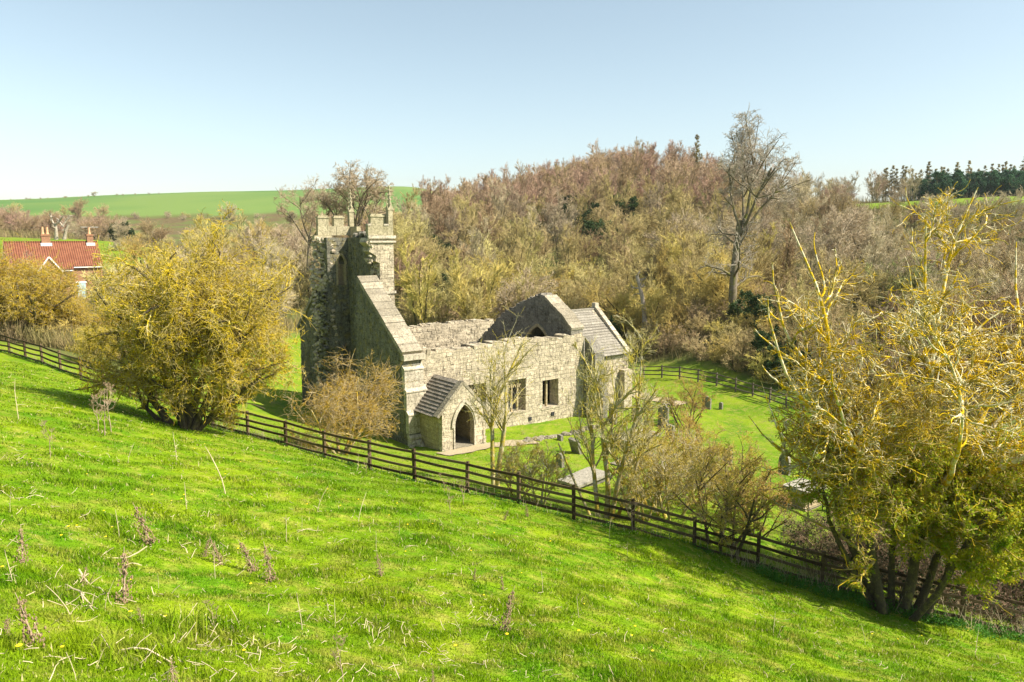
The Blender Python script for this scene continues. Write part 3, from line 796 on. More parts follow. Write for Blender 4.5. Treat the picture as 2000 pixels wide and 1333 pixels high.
b = MB(32)      # east wall (west-facing inner side in shade), with a doorway-like arch low down
ea = arch_pts(9.4, 2.4, 1.8, 3.6, 7)
out = [(8.2, -1), (7.4, -1), (7.4, 12.5), (11.4, 12.5), (11.4, -1), (10.6, -1)] + ea[::-1]
b.prism(out, (1.7, 0, 0), Y_, Z_, (.97, 0, 0), tone=.4)
b.stones((1.7, 7.45, 3.8), Y_, Z_, (-1, 0, 0), 3.9, 8.6, p=.6, d=(.005, .035), course=.3, length=.45)
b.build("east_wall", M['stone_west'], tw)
b = MB(33)      # north wall, torn off obliquely, with the belfry window
wx0, wx1, wz0, wz1 = .78, 1.5, 9.1, 11.35
ba = arch_pts((wx0 + wx1) / 2, wx1 - wx0, 10.6, 11.35, 6)
pl = [(-.15, -1), (.05, 2), (-.1, 4), (.1, 6), (-.05, 8), (.1, 9), (.0, 11), (.1, 12.5), (2.67, 12.5), (2.67, -1)]
# left of the window, below, above, right
b.prism([(.1, -1), (.45, -1)] + [(.5, 8.9), (.55, 12.5), (.1, 12.5)], (0, 11.4, 0), X_, Z_, (0, 1.2, 0), tone=.5)
b.prism([(.5, -1), (2.67, -1), (2.67, wz0), (.5, wz0)], (0, 11.41, 0), X_, Z_, (0, 1.18, 0), tone=.5)
b.prism([(.54, wz0), (wx0, wz0)] + ba[:len(ba) // 2 + 1] + [((wx0 + wx1) / 2, 12.5), (.54, 12.5)], (0, 11.41, 0), X_, Z_, (0, 1.18, 0), tone=.5)
b.prism([(wx1, wz0), (2.67, wz0), (2.67, 12.5), ((wx0 + wx1) / 2, 12.5)] + ba[len(ba) // 2:], (0, 11.41, 0), X_, Z_, (0, 1.18, 0), tone=.5)
b.stones((.5, 11.41, 3), X_, Z_, (0, -1, 0), 1.2, 9.4, inside=lambda a, z: not (a + .5 > wx0 - .12 and a + .5 < wx1 + .12 and z + 3 > wz0 - .1 and z + 3 < wz1 + .1), p=.7, d=(.005, .035), course=.27, length=.36)
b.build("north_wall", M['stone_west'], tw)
b = MB(133)
for k in range(560):
    zz = b.r.uniform(-.5, 12.45); q = b.r.random()
    xx = -.45 + .95 * (1 - q) + b.r.uniform(-.12, .1) - .1 * math.sin(zz * 2.1); yy = 12.75 - 1.3 * (1 - q)
    b.rock((xx, yy, zz), b.r.uniform(.25, .55), b.r.uniform(.25, .5), b.r.uniform(.12, .25))
tn = b.build("broken_core", M['stone_rough'], tw)  # lighter rubble puts sunlight on the torn edge into the colour
b = MB(34)
for q, e in zip(ba[:-1], ba[1:]): b.beam((q[0], 11.4, q[1]), (e[0], 11.4, e[1]), .14, .12, up=(0, 1, 0))
b.box((wx0 + wx1) / 2 - .06, (wx0 + wx1) / 2 + .06, 12.0, 12.15, wz0, 11.2, .5)
b.box(wx0 - .02, wx0 + .1, 11.38, 12.5, wz0, 10.6, .4); b.box(wx1 - .1, wx1 + .02, 11.38, 12.5, wz0, 10.6, .4)
b.build("belfry_window", M['stone_warm'], tw)
b = MB(35)      # core rubble in the inner corner
for k in range(70): b.rock((1.7 + b.r.uniform(-.3, .1), 7.45 + b.r.uniform(-.1, .5), b.r.uniform(10.6, 12.9)), .35, .3, .2)
for k in range(60): b.rock((b.r.uniform(1.8, 2.6), b.r.uniform(7.6, 10.6), 12.5 + b.r.uniform(0, .35)), .4, .4, .22)
b.build("fallen_rubble", M['stone_dark'], tw); b = MB(135)
for k in range(60): b.rock((b.r.uniform(0, 1.9), b.r.uniform(7.2, 11.2), -.5 + b.r.uniform(0, 1.2)), .6, .6, .4)
b.build("fallen_rubble", M['stone_dark'], tw)
# parapet
def parapet(name, boxes, seed, mat='merlon'):
    b = MB(seed)
    for q in boxes: b.box(*q, j=.004)
    return b.build(name, M[mat], tw)
PB_ = [(.8, 2.67, 6.4, 6.72, 12.66, 13.3), (2.36, 2.67, 6.73, 7.5, 12.66, 13.3), (2.36, 2.67, 11.2, 12.27, 12.66, 13.3), (2.36, 2.67, 10.3, 11.19, 12.66, 12.95), (-.12, 1.3, 12.3, 12.6, 12.66, 13.32), (1.31, 2.67, 12.28, 12.6, 12.66, 13.32), (-.45, .9, 12.2, 12.62, 12.35, 12.64)]
pps = [parapet("parapet", [q_], 36 + k_) for k_, q_ in enumerate(PB_)]; pp = pps[0]
def merlon(x0, x1, y0, y1, z0=13.31, z1=14.0):
    b = MB(int(x0 * 100 + y0 * 10) % 97); b.box(x0, x1, y0, y1, z0, z1 - .12, .4)
    b.box(x0 - .05, x1 + .05, y0 - .05, y1 + .05, z1 - .12, z1 - .02, .8); b.box(x0 + .05, x1 - .05, y0 + .04, y1 - .04, z1 - .02, z1 + .08, .6)
    b.build("merlon", M['merlon'], tw)
merlon(-.1, .72, 12.3, 12.6); merlon(1.12, 1.9, 12.3, 12.6); merlon(1.0, 1.95, 6.4, 6.72); 
merlon(2.36, 2.66, 6.95, 7.5)
b = MB(37); b.box(.78, 1.0, 6.36, 6.7, 13.3, 13.42, .9); b.box(1.97, 2.35, 6.36, 6.74, 13.31, 13.42, .9); b.build("coping", M['stone_pale'], pp)
def pinnacle(x, y):
    b = MB(38); b.box(x - .17, x + .17, y - .17, y + .17, 13.3, 14.45, .5)
    for s_ in (1, -1):
        b.prism([(-.24, 0), (.24, 0), (0, .34)], (x, y + .2 * s_, 14.35), X_, Z_, (0, -.04 * s_, 0), .8)
        b.prism([(-.24, 0), (.24, 0), (0, .34)], (x + .2 * s_, y, 14.35), Y_, Z_, (-.04 * s_, 0, 0), .8)
    b.tube([(x, y, 14.45), (x, y, 15.9), (x, y, 15.96)], [.14, .045, .01], 4, .6)
    for k in range(4):
        for dx, dy in ((1, 0), (-1, 0), (0, 1), (0, -1)):
            rr_ = .14 - .024 * k; b.rock((x + dx * rr_, y + dy * rr_, 14.75 + k * .3), .11, .11, .1, .9)
    b.rock((x, y, 15.9), .16, .16, .14, .7)
    b.build("pinnacle", M['merlon'], tw)
pinnacle(2.5, 12.42); pinnacle(2.5, 6.56)

# ------------------------------------------------------------------ cottage across the valley
M['brick'] = stone_mat("orange brick", (.42, .20, .10), (.34, .15, .08), (.52, .29, .16), course=.085, width=.24, mortar=(.42, .36, .28), grime=.3, lichen=(.34, .24, .16))
m, t, b_ = newmat("red pantiles", .85, .2); N = NT(t); tc = N.n("TexCoord"); uvn = N.n("SeparateXYZ"); N.l(tc.outputs["Object"], uvn.inputs[0])
wvv = N.math('SINE', N.math('MULTIPLY', uvn.outputs[0], 2 * math.pi / .26))
cc = N.mix(N.ramp(N.noise(tc.outputs["Object"], 1.3, 4, .65), [(.35, 0), (.65, 1)]), (.19, .072, .04), (.27, .11, .06))
cc = N.mix(N.ramp(N.noise(tc.outputs["Object"], 9, 2, .65), [(.5, 0), (.7, 1)]), cc, (.18, .06, .035))
N.l(cc, b_.inputs["Base Color"]); N.bump(wvv, .05, b_)
M['pantile'] = m
M['white_wood'] = simple("white paint", (.78, .76, .70), .6, .05)
M['blue_paint'] = simple("pale blue painted door", (.38, .50, .50), .6, .1)
M['pot'] = simple("clay chimney pot", (.60, .36, .20), .8, .15)
M['lead'] = simple("lead flashing", (.55, .56, .55), .5, .1)
M['glass'] = simple("dark window glass", (.05, .06, .07), .1, .2, spec=.6)
o = at(200, 518, 100)
ct = empty("cottage", (o[0], o[1], o[2] - 4.6), R(38)); tag(ct, "orange brick cottage with a red pantile roof and two chimneys across the valley", "cottage")
L = 10.6; D = 6.4; EV = 4.6
b = MB(40)
b.box(-3.4, 0, .35, D, -1.6, EV, .5); b.box(-L, -3.41, 0, D, -1.6, EV - .35, .5)
b.prism([(.35, EV), (D, EV), (D / 2 + .2, EV + 2.9)], (-.3, 0, 0), Y_, Z_, (.3, 0, 0), .5)
hs = b.build("wall", M['brick'], ct)
b = MB(41)
def slope(x0, x1, y0, z0, y1, z1, t=.12):
    d = Vector((0, y1 - y0, z1 - z0)).normalized(); n_ = Vector((0, -d.z, d.y)) if y1 > y0 else Vector((0, d.z, -d.y))
    v = [Vector((x, y, z)) + n_ * k for (y, z) in ((y0, z0), (y1, z1)) for x in (x0, x1) for k in (0, t)]
    f = [(0,1,3,2),(4,6,7,5),(0,4,5,1),(2,3,7,6),(1,5,7,3),(0,2,6,4)]
    if y1 < y0: f = [q[::-1] for q in f]
    b._add(v, f)
ry2 = D / 2 + .2
slope(-3.41, .15, .1, EV - .15, ry2, EV + 2.95); slope(-L, -3.42, -.3, EV - .5, ry2, EV + 2.95); slope(-L, .15, D + .2, EV - .1, ry2, EV + 2.95)
b.beam((-L, ry2, EV + 3.1), (.15, ry2, EV + 3.1), .28, .16)
rf = b.build("roof", M['pantile'], ct)
b = MB(42)      # gabled dormer breaking the eaves with white bargeboards
b.prism([(-7.3, EV - .6), (-4.9, EV - .6), (-6.1, EV + 1.0)], (0, -.35, 0), X_, Z_, (0, 2.2, 0), .5); b.build("dormer", M['brick'], ct)
b = MB(43)
for s_ in (1, -1): b.beam((-6.1 + 1.45 * s_, -.48, EV - .8), (-6.1, -.48, EV + 1.2), .16, .14, up=(0, 1, 0))
b.box(-3.35, .1, .02, .1, EV - .3, EV - .17, .5); b.box(-4.75, -3.5, -.42, -.32, EV - .68, EV - .55, .5)
b.build("bargeboard", M['white_wood'], ct)
def chimney(x, w, pots):
    b = MB(44); b.box(x - w / 2, x + w / 2, ry2 - .4, ry2 + .4, EV + 2.4, EV + 4.1, .5); b.box(x - w / 2 - .07, x + w / 2 + .07, ry2 - .47, ry2 + .47, EV + 3.85, EV + 4.02, .4)
    c_ = b.build("chimney", M['brick'], rf)
    f = MB(45); f.box(x - w / 2 - .15, x + w / 2 + .15, ry2 - .62, ry2 - .42, EV + 2.5, EV + 2.95, .5); f.build("flashing", M['lead'], rf)
    for p in pots:
        q = MB(46); q.tube([(x + p, ry2, EV + 4.1), (x + p, ry2, EV + 4.35), (x + p, ry2, EV + 5.0), (x + p, ry2, EV + 5.06)], [.2, .15, .14, .18], 10, .5); q.build("chimney_pot", M['pot'], rf)
chimney(-5.9, 1.0, (-.26, .26)); chimney(-.75, .75, (0,))
b = MB(47); b.beam((-1.7, ry2, EV + 5.05), (.4, ry2, EV + 5.05), .05, .05); b.beam((-.75, ry2, EV + 4.1), (-.75, ry2, EV + 5.1), .05, .05)
for k in range(5): b.beam((-1.5 + k * .35, ry2 - .3, EV + 5.05), (-1.5 + k * .35, ry2 + .3, EV + 5.05), .03, .03)
b.build("aerial", M['lead'], rf)
b = MB(48); b.box(-3.1, -2.1, .29, .36, .2, 2.3, .5); dr = b.build("door", M['blue_paint'], ct)
b = MB(49); b.box(-3.25, -1.95, .25, .34, 2.3, 2.5, .5); b.build("lintel", M['white_wood'], ct)
b = MB(50); b.box(-1.0, -.7, .29, .36, 1.35, 1.5, .5); b.build("lamp", M['white_wood'], ct)
for x0 in (-6.6, -9.4):
    b = MB(51); b.box(x0, x0 + .9, -.06, .02, 1.4, 2.6, .5); w_ = b.build("window", M['white_wood'], ct)
    b = MB(52); b.box(x0 + .08, x0 + .41, -.09, -.05, 1.48, 2.52, .5); b.box(x0 + .49, x0 + .82, -.09, -.05, 1.48, 2.52, .5); b.build("pane", M['glass'], w_)
# ------------------------------------------------------------------ post and rail fences
def fence(name, pts, heights, mat, label, ph=1.18, pw=.12, seed=3, lean=.03):
    rnd = random.Random(seed)
    root = empty(name, pts[0]); tag(root, label, "fence"); o0 = Vector([float(a) for a in pts[0]])
    P_ = [Vector([float(a) for a in p]) - o0 for p in pts]
    for i, p in enumerate(P_):
        b = MB(rnd.randrange(999)); dx, dy = rnd.uniform(-lean, lean), rnd.uniform(-lean, lean)
        d = (P_[min(i + 1, len(P_) - 1)] - P_[max(i - 1, 0)]); d.z = 0; d.normalize()
        v = []
        nrm = Vector((-d.y, d.x, 0))
        h = ph + rnd.uniform(-.02, .05)
        for z in (-.35, h):
            for a, e in ((-1, -1), (1, -1), (-1, 1), (1, 1)):
                v.append(p + d * (a * pw / 2) + nrm * (e * pw * .4) + Vector((dx * max(z, 0), dy * max(z, 0), z + (a * .015 if z > 0 else 0))))
        b._add(v, [(0,2,3,1),(4,5,7,6),(0,1,5,4),(2,6,7,3),(0,4,6,2),(1,3,7,5)])
        b.build("post", mat, root)
    cam2 = Vector((0, 0, 0))
    for i in range(len(P_) - 1):
        a, e = P_[i], P_[i + 1]; d = (e - a).normalized(); nrm = Vector((-d.y, d.x, 0)).normalized()
        if nrm.dot(o0 + a) > 0: nrm = -nrm       # rails are nailed to the near face of the posts
        for k, h in enumerate(heights):
            b = MB(rnd.randrange(999)); n_ = 4; off = nrm * (pw * .4 + .022)
            j0, j1 = rnd.uniform(-.02, .02), rnd.uniform(-.02, .02)
            pr = None
            for s_ in range(n_):
                t0, t1 = s_ / n_, (s_ + 1) / n_
                sag = lambda t: -.02 * math.sin(math.pi * t)
                q0 = a.lerp(e, t0) + off + Vector((0, 0, h + j0 * (1 - t0) + j1 * t0 + sag(t0)))
                q1 = a.lerp(e, t1) + off + Vector((0, 0, h + j0 * (1 - t1) + j1 * t1 + sag(t1)))
                g = d * .003
                v = [q + Vector((0, 0, zz)) + nrm * yy for q in (q0 - (g if s_ == 0 else -g * 0), q1) for zz in (-.048, .048) for yy in (-.02, .02)]
                b._add(v, [(0,1,3,2),(4,6,7,5),(0,4,5,1),(2,3,7,6),(0,2,6,4),(1,5,7,3)], tone=b.T[0] if b.T else None)
            b.build("rail", mat, root)
    return root
fence("post_and_rail_fence", FB, (1.1, .8, .5, .18), M['fence'], "dark brown post and rail fence running down the slope between pasture and churchyard", seed=5)
far_px = [(1228,742,72),(1262,745,70.5),(1298,750,69),(1333,754,67.5),(1370,759,66),(1407,764,64.5),(1445,771,62.5),(1480,779,60.8),(1514,789,59),(1548,799,57.2),(1583,810,55.5),(1620,822,53.8),(1660,835,52),(1700,848,50.4),(1745,860,48.8),(1790,872,47.2)]
fp = []
for px, py, Y in far_px:
    x = (px - 1000) / FPX * Y * 1.0; fp.append(np.array([x, Y, gz(x, Y)]))
fence("post_and_rail_fence", fp, (1.08, .7, .3), M['fence_grey'], "grey weathered post and rail fence along the far edge of the churchyard", seed=9, lean=.05)
# ------------------------------------------------------------------ graves
def put(name, px, py, label, group="old gravestones in the churchyard", cat="gravestone", rz=ROTC, lo=26):
    p = onground(px, py, lo=lo); e = empty(name, p, rz); tag(e, label, cat, group); return e
def headstone(px, py, w, h, th, top, label, seed, tilt=(0, 0), mat='grave', rz=ROTC):
    e = put("headstone", px, py, label, rz=rz); e.rotation_euler = (tilt[0], tilt[1], rz)
    b = MB(seed)
    if top == 'round': out = [(-w/2, -.3), (w/2, -.3), (w/2, h - w * .35), (w * .43, h - w * .16), (w*.25, h - .03), (0, h), (-w*.25, h - .03), (-w * .43, h - w * .16), (-w/2, h - w * .35)]
    elif top == 'point': out = [(w/2, -.3)] + [(x, y) for x, y in arch_pts(0, w, h * .55, h, 8)][::-1] + [(-w/2, -.3)]
    elif top == 'shoulder': out = [(-w/2, -.3), (w/2, -.3), (w/2, h * .86), (w*.3, h * .86), (w*.26, h*.97), (0, h), (-w*.26, h*.97), (-w*.3, h * .86), (-w/2, h * .86)]
    else: out = [(-w/2, -.3), (w/2, -.3), (w/2 * .97, h), (w * .1, h * 1.02), (-w/2, h * .97)]
    b.prism(out, (-th / 2, 0, 0), Y_, Z_, (th, 0, 0), .5)
    b.build("slab", M[mat], e)
    return e
e = headstone(1532, 926, .62, 1.25, .16, 'point', "tall pointed headstone with a pale raised rim beside the railed table tomb", 60)
b = MB(61); pts = [(.29, 0)] + arch_pts(0, .56, .69, 1.21, 8)[::-1] + [(-.29, 0)]
for q, f_ in zip(pts[:-1], pts[1:]): b.beam((-.1, q[0], q[1]), (-.1, f_[0], f_[1]), .07, .06, up=(1, 0, 0))
b.build("rim", M['tomb'], e)
headstone(1127, 884, .75, .95, .22, 'flat', "dark headstone leaning well over above the flat grave slab", 62, (.05, -.38))
headstone(1094, 911, .5, .75, .2, 'round', "small rounded headstone with a pale right edge beside the flat grave slab", 63)
headstone(1094, 860, .38, .35, .2, 'flat', "stump of a broken gravestone at the end of the low stone footings", 64)
headstone(1295, 835, .9, 1.75, .16, 'shoulder', "tall broad dark headstone standing on open grass right of the multi-stemmed tree", 65)
headstone(1308, 856, .7, .9, .18, 'flat', "squat dark stone just in front of the tall broad headstone", 66)
headstone(1242, 824, .75, 1.25, .16, 'shoulder', "dark shouldered headstone behind the pale ledger tomb", 67)
headstone(1197, 828, .7, 1.5, .16, 'round', "dark round-topped headstone close to the chancel wall behind the trunks", 68)
headstone(1380, 798, .8, 1.0, .16, 'shoulder', "far brown headstone with square shoulders near the far fence", 69)
headstone(1408, 800, .3, .6, .16, 'round', "tiny far headstone to the right of the brown square-shouldered one", 70)
headstone(1652, 1004, .7, 1.2, .2, 'shoulder', "dark headstone half hidden by brown scrub beside the big lichened thorn", 71)
headstone(1682, 960, .5, 1.4, .18, 'round', "narrow dark headstone seen through the big lichened thorn behind the table tomb", 72)
headstone(1420, 905, .6, .85, .16, 'round', "grey headstone hidden among the twigs of the round thorn bush", 73)
headstone(1905, 905, .8, 1.1, .18, 'flat', "broad dark headstone at the far right seen through the green thorn", 74)
# table tomb with iron rails
e = put("table_tomb", 1562, 990, "pale table tomb with a flat lid and panelled sides inside iron rails", "old tombs in the churchyard", "tomb")
b = MB(75); b.box(-.45, .95, -.55, .55, -.2, .16, .5); b.box(-.35, .9, -.45, .45, .16, .86, .5)
for x in (-.37, .2, .78): b.box(x, x + .14, -.5, -.44, .16, .86, .9)
b.build("chest", M['stone_warm'], e)
b = MB(76); b.box(-.6, 1.15, -.72, .72, .86, .98, .8); b.box(-.55, 1.1, -.67, .67, .98, 1.03, .9); b.build("lid", M['tomb'], e)
e = put("iron_railing", 1562, 990, "thin black iron railing round the pale table tomb", None, "railing")
for (x, y) in ((-1.0, -1.0), (1.5, -1.0), (1.5, 1.0), (-1.0, 1.0), (.25, -1.0), (-1.0, 0)):
    b = MB(77); b.tube([(x, y, -.2), (x, y, 1.35), (x, y, 1.5)], [.025, .025, .005], 6); b.build("post", M['iron'], e)
for q, f_ in (((-1.0, -1.0), (1.5, -1.0)), ((1.5, -1.0), (1.5, 1.0)), ((-1.0, 1.0), (-1.0, -1.0))):
    for z in (.35, 1.15):
        b = MB(78); b.beam((q[0], q[1], z), (f_[0], f_[1], z), .025, .025); b.build("rail", M['iron'], e)
# ledger slabs
e = put("grave_slab", 1135, 946, "flat pale grave slab tilted up at one end just beyond the fence", "old tombs in the churchyard", "grave slab")
e.rotation_euler = (0, R(-3), ROTC + .1)
b = MB(79); b.box(-.7, 1.3, -.5, .6, -.1, .2, .4); b.build("base", M['stone_dark'], e)
b = MB(80); b.box(-.95, 1.55, -.66, .78, .2, .33, .6, j=.02); b.build("slab", M['tomb'], e)
e = put("grave_slab", 1240, 868, "long pale ledger tomb lying behind the multi-stemmed tree", "old tombs in the churchyard", "grave slab")
b = MB(81); b.box(-1.3, 1.4, -.6, .7, -.3, .5, .4); b.build("base", M['stone_rough'], e)
b = MB(82); b.box(-1.5, 1.6, -.8, .9, .5, .64, .6, j=.02); b.build("slab", M['tomb'], e)
e = put("grave_slab", 1225, 905, "worn ledger slab flush with the grass among the tree stems", "old tombs in the churchyard", "grave slab")
b = MB(83); b.box(-.9, 1.1, -.5, .5, -.1, .09, .6, j=.02); b.build("slab", M['slab'], e)
# low footings of the lost aisle
p0 = onground(1020, 862, 26); e = empty("stone_footing", p0, 0); tag(e, "low broken line of stone footings in the grass in front of the nave", "stone footing")
p1 = onground(1172, 836, 26); b = MB(84)
for k in range(70):
    t_ = k / 70 + b.r.uniform(-.01, .01); q = p0 + (p1 - p0) * t_
    x, y = q[0] + b.r.uniform(-.25, .25), q[1] + b.r.uniform(-.25, .25)
    b.rock((x - p0[0], y - p0[1], gz(x, y) - p0[2] + .05), b.r.uniform(.3, .6), b.r.uniform(.25, .5), b.r.uniform(.12, .3))
b.build("stone_course", M['slab'], e)
# ------------------------------------------------------------------ tree growth (all branches of one order grown at once)
def nrm_(v): return v / (np.linalg.norm(v, axis=-1, keepdims=True) + 1e-9)
def grow_polys(rg, p0, d0, L, K, gnarl, up, droop=0.0):
    B = len(p0); P_ = np.zeros((B, K, 3)); P_[:, 0] = p0; d = nrm_(d0.copy()); st = (L / (K - 1))[:, None]
    for k in range(1, K):
        d = nrm_(d + rg.normal(0, gnarl, (B, 3)) + np.array([0, 0, up]) - np.array([0, 0, droop]) * (k / K))
        P_[:, k] = P_[:, k - 1] + d * st
    return P_
def tubes(P_, Rr, s):
    B, K = P_.shape[:2]; T = np.empty_like(P_)
    T[:, 1:-1] = P_[:, 2:] - P_[:, :-2]; T[:, 0] = P_[:, 1] - P_[:, 0]; T[:, -1] = P_[:, -1] - P_[:, -2]; T = nrm_(T)
    ref = np.where(np.abs(T[:, :1, 2:3]) < .8, np.array([0, 0, 1.0]), np.array([1.0, 0, 0]))
    U = nrm_(np.cross(T, ref)); W = np.cross(T, U); a = np.arange(s) * 2 * np.pi / s
    V = P_[:, :, None] + (U[:, :, None] * np.cos(a)[:, None] + W[:, :, None] * np.sin(a)[:, None]) * Rr[:, :, None, None]
    i = np.arange(B * K * s).reshape(B, K, s); j = np.roll(i, -1, 2)
    Q_ = np.stack([i[:, :-1], j[:, :-1], j[:, 1:], i[:, 1:]], -1).reshape(-1, 4)
    return V.reshape(-1, 3), Q_
def tree_mesh(seed, stems, levels, env=None, split=2, leaves=None, r_end=.004):
    """stems: list of (p0, dir, length, radius); levels: dicts n, ang, len, K, gnarl, up, rr, t0, s
    env: (centre, radii) ellipsoid the crown keeps to. Returns meshes (trunk, crown, foliage)"""
    rg = np.random.default_rng(seed)
    p = np.array([s_[0] for s_ in stems], float); d = np.array([s_[1] for s_ in stems], float); L = np.array([s_[2] for s_ in stems], float); r = np.array([s_[3] for s_ in stems], float)
    lv0 = levels[0]; parts = [[], []]; last = None
    for li, lv in enumerate(levels):
        K = lv.get('K', 5)
        if li > 0:
            n = lv['n']; B = len(P_); t = rg.uniform(lv.get('t0', .2), 1.0, (B, n)) ** lv.get('tp', 1.0); t = np.clip(t, lv.get('t0', .2), .995)
            f = t * (P_.shape[1] - 1); k0 = np.minimum(f.astype(int), P_.shape[1] - 2); fr = (f - k0)[..., None]; bi = np.arange(B)[:, None]
            pos = P_[bi, k0] * (1 - fr) + P_[bi, k0 + 1] * fr; tan = nrm_(P_[bi, k0 + 1] - P_[bi, k0])
            rad = Rr[bi, k0] * (1 - fr[..., 0]) + Rr[bi, k0 + 1] * fr[..., 0]
            az = rg.uniform(0, 2 * np.pi, (B, n)); ref = nrm_(np.cross(tan, rg.normal(0, 1, tan.shape))); ag = np.radians(rg.normal(lv.get('ang', 45), lv.get('angv', 12), (B, n)))[..., None]
            nd = tan * np.cos(ag) + ref * np.sin(ag) + np.array([0, 0, lv.get('lift', 0.0)])
            Lp = L[:, None] * lv['len'] * (1 - lv.get('taper', .3) * t) * rg.uniform(.6, 1.25, (B, n))
            rad = np.minimum(rad * .9, np.maximum(r[:, None] * lv.get('rr', .45), 0) * rg.uniform(.7, 1.1, (B, n)))
            p, d, L, r = pos.reshape(-1, 3), nd.reshape(-1, 3), Lp.ravel(), rad.ravel()
            if env is not None:
                c_, e_ = np.array(env[0]), np.array(env[1])
                tip = p + nrm_(d) * L[:, None]; q0 = np.linalg.norm((p - c_) / e_, axis=1); q1 = np.linalg.norm((tip - c_) / e_, axis=1)
                lim = 1 + .15 * np.sin(p[:, 0] * 2.1 + seed) * np.sin(p[:, 1] * 1.7 + 1) + .11 * np.sin(p[:, 2] * 2.6 + seed * 2)
                k = np.clip((lim - q0) / np.maximum(q1 - q0, 1e-3), .0, 1.0); k = np.where(q1 > lim, k, 1.0)
                keep = (q0 < lim * 1.02) & (k > .12); L = L * k
                p, d, L, r = p[keep], d[keep], L[keep], r[keep]
        rmin = lv.get('rmin', r_end); r = np.maximum(r, rmin)
        P_ = grow_polys(rg, p, d, L, K, lv.get('gnarl', .12), lv.get('up', 0.0), lv.get('droop', 0.0))
        tt = np.linspace(0, 1, K)[None]; end = np.minimum(np.maximum(lv.get('tipr', .35) * r, rmin * .6), r)
        Rr = r[:, None] * (1 - tt) + end[:, None] * tt
        if li == 0 and lv.get('flare', 1.0) != 1.0: Rr = Rr * (1 + (lv['flare'] - 1) * np.exp(-tt * K * 1.2))
        V, Q_ = tubes(P_, Rr, lv.get('s', 4 if li < 3 else 3)); parts[0 if li < split else 1].append((V, Q_)); last = P_
        if lv.get('stop'): pass
    res = []
    for pr in parts:
        if not pr: res.append(None); continue
        off = 0; VV = []; QQ = []
        for V, Q_ in pr: VV.append(V); QQ.append(Q_ + off); off += len(V)
        res.append(mesh_np("tree", np.concatenate(VV), quads=np.concatenate(QQ), smooth=True))
    if leaves:
        n = leaves['n']; B = len(last); bi = rg.integers(0, B, n)
        if leaves.get('mask'):
            w = leaves['mask'](last[:, -1]); w = w / w.sum(); bi = rg.choice(B, n, p=w)
        f = rg.uniform(.2, 1, n) * (last.shape[1] - 1); k0 = np.minimum(f.astype(int), last.shape[1] - 2); fr = (f - k0)[:, None]
        c_ = last[bi, k0] * (1 - fr) + last[bi, k0 + 1] * fr + rg.normal(0, leaves.get('spread', .03), (n, 3))
        a = nrm_(rg.normal(0, 1, (n, 3)) + np.array([0, 0, leaves.get('flat', 0)])); b_ = nrm_(np.cross(a, rg.normal(0, 1, (n, 3)))); c2 = np.cross(a, b_)
        sz = (leaves['size'] * rg.uniform(.6, 1.4, n))[:, None]
        V = np.stack([c_ - b_ * sz, c_ + c2 * sz * .6, c_ + b_ * sz, c_ - c2 * sz * .6], 1).reshape(-1, 3)
        res.append(mesh_np("foliage", V, quads=np.arange(n * 4).reshape(n, 4)))
    else: res.append(None)
    return res
def tree(name, loc, meshes, mats, label, cat="tree", group=None, rz=0.0, s=1.0, names=("trunk", "crown", "foliage"), sz=None):
    e = empty(name, loc, rz, s); tag(e, label, cat, group)
    if sz: e.scale = sz
    for nm, me_, mt in zip(names, meshes, mats):
        if me_ is None: continue
        if not me_.materials: me_.materials.append(mt)
        link(nm, me_, None, e)
    return e
def up_stems(rg, n, spread, L, r, base=.25, tilt0=0.0):
    out = []
    for i in range(n):
        a = i * 2.4 + rg.uniform(-.3, .3); t = tilt0 + spread * rg.uniform(.3, 1.0)
        out.append(((math.cos(a) * base * rg.random(), math.sin(a) * base * rg.random(), -.3), (math.cos(a) * math.sin(t), math.sin(a) * math.sin(t), math.cos(t)), L * rg.uniform(.8, 1.1), r * rg.uniform(.7, 1.1)))
    return out
def gxy(px, py, lo=20): return onground(px, py, lo)
def gpx(px, Y):
    x = (px - 1000) / FPX * Y; return np.array([x, Y, gz(x, Y)])

def join(m1, m2):
    """two tree meshes into one"""
    if m1 is None: return m2
    if m2 is None: return m1
    def arr(m_):
        v = np.empty(len(m_.vertices) * 3, np.float32); m_.vertices.foreach_get("co", v); l = np.empty(len(m_.loops), np.int32); m_.loops.foreach_get("vertex_index", l); return v.reshape(-1, 3), l.reshape(-1, 4)
    v1, q1 = arr(m1); v2, q2 = arr(m2); bpy.data.meshes.remove(m1); bpy.data.meshes.remove(m2)
    return mesh_np("tree", np.concatenate([v1, v2]), quads=np.concatenate([q1, q2 + len(v1)]), smooth=True)

# ---- hero trees and bushes
rng_ = np.random.default_rng(77)
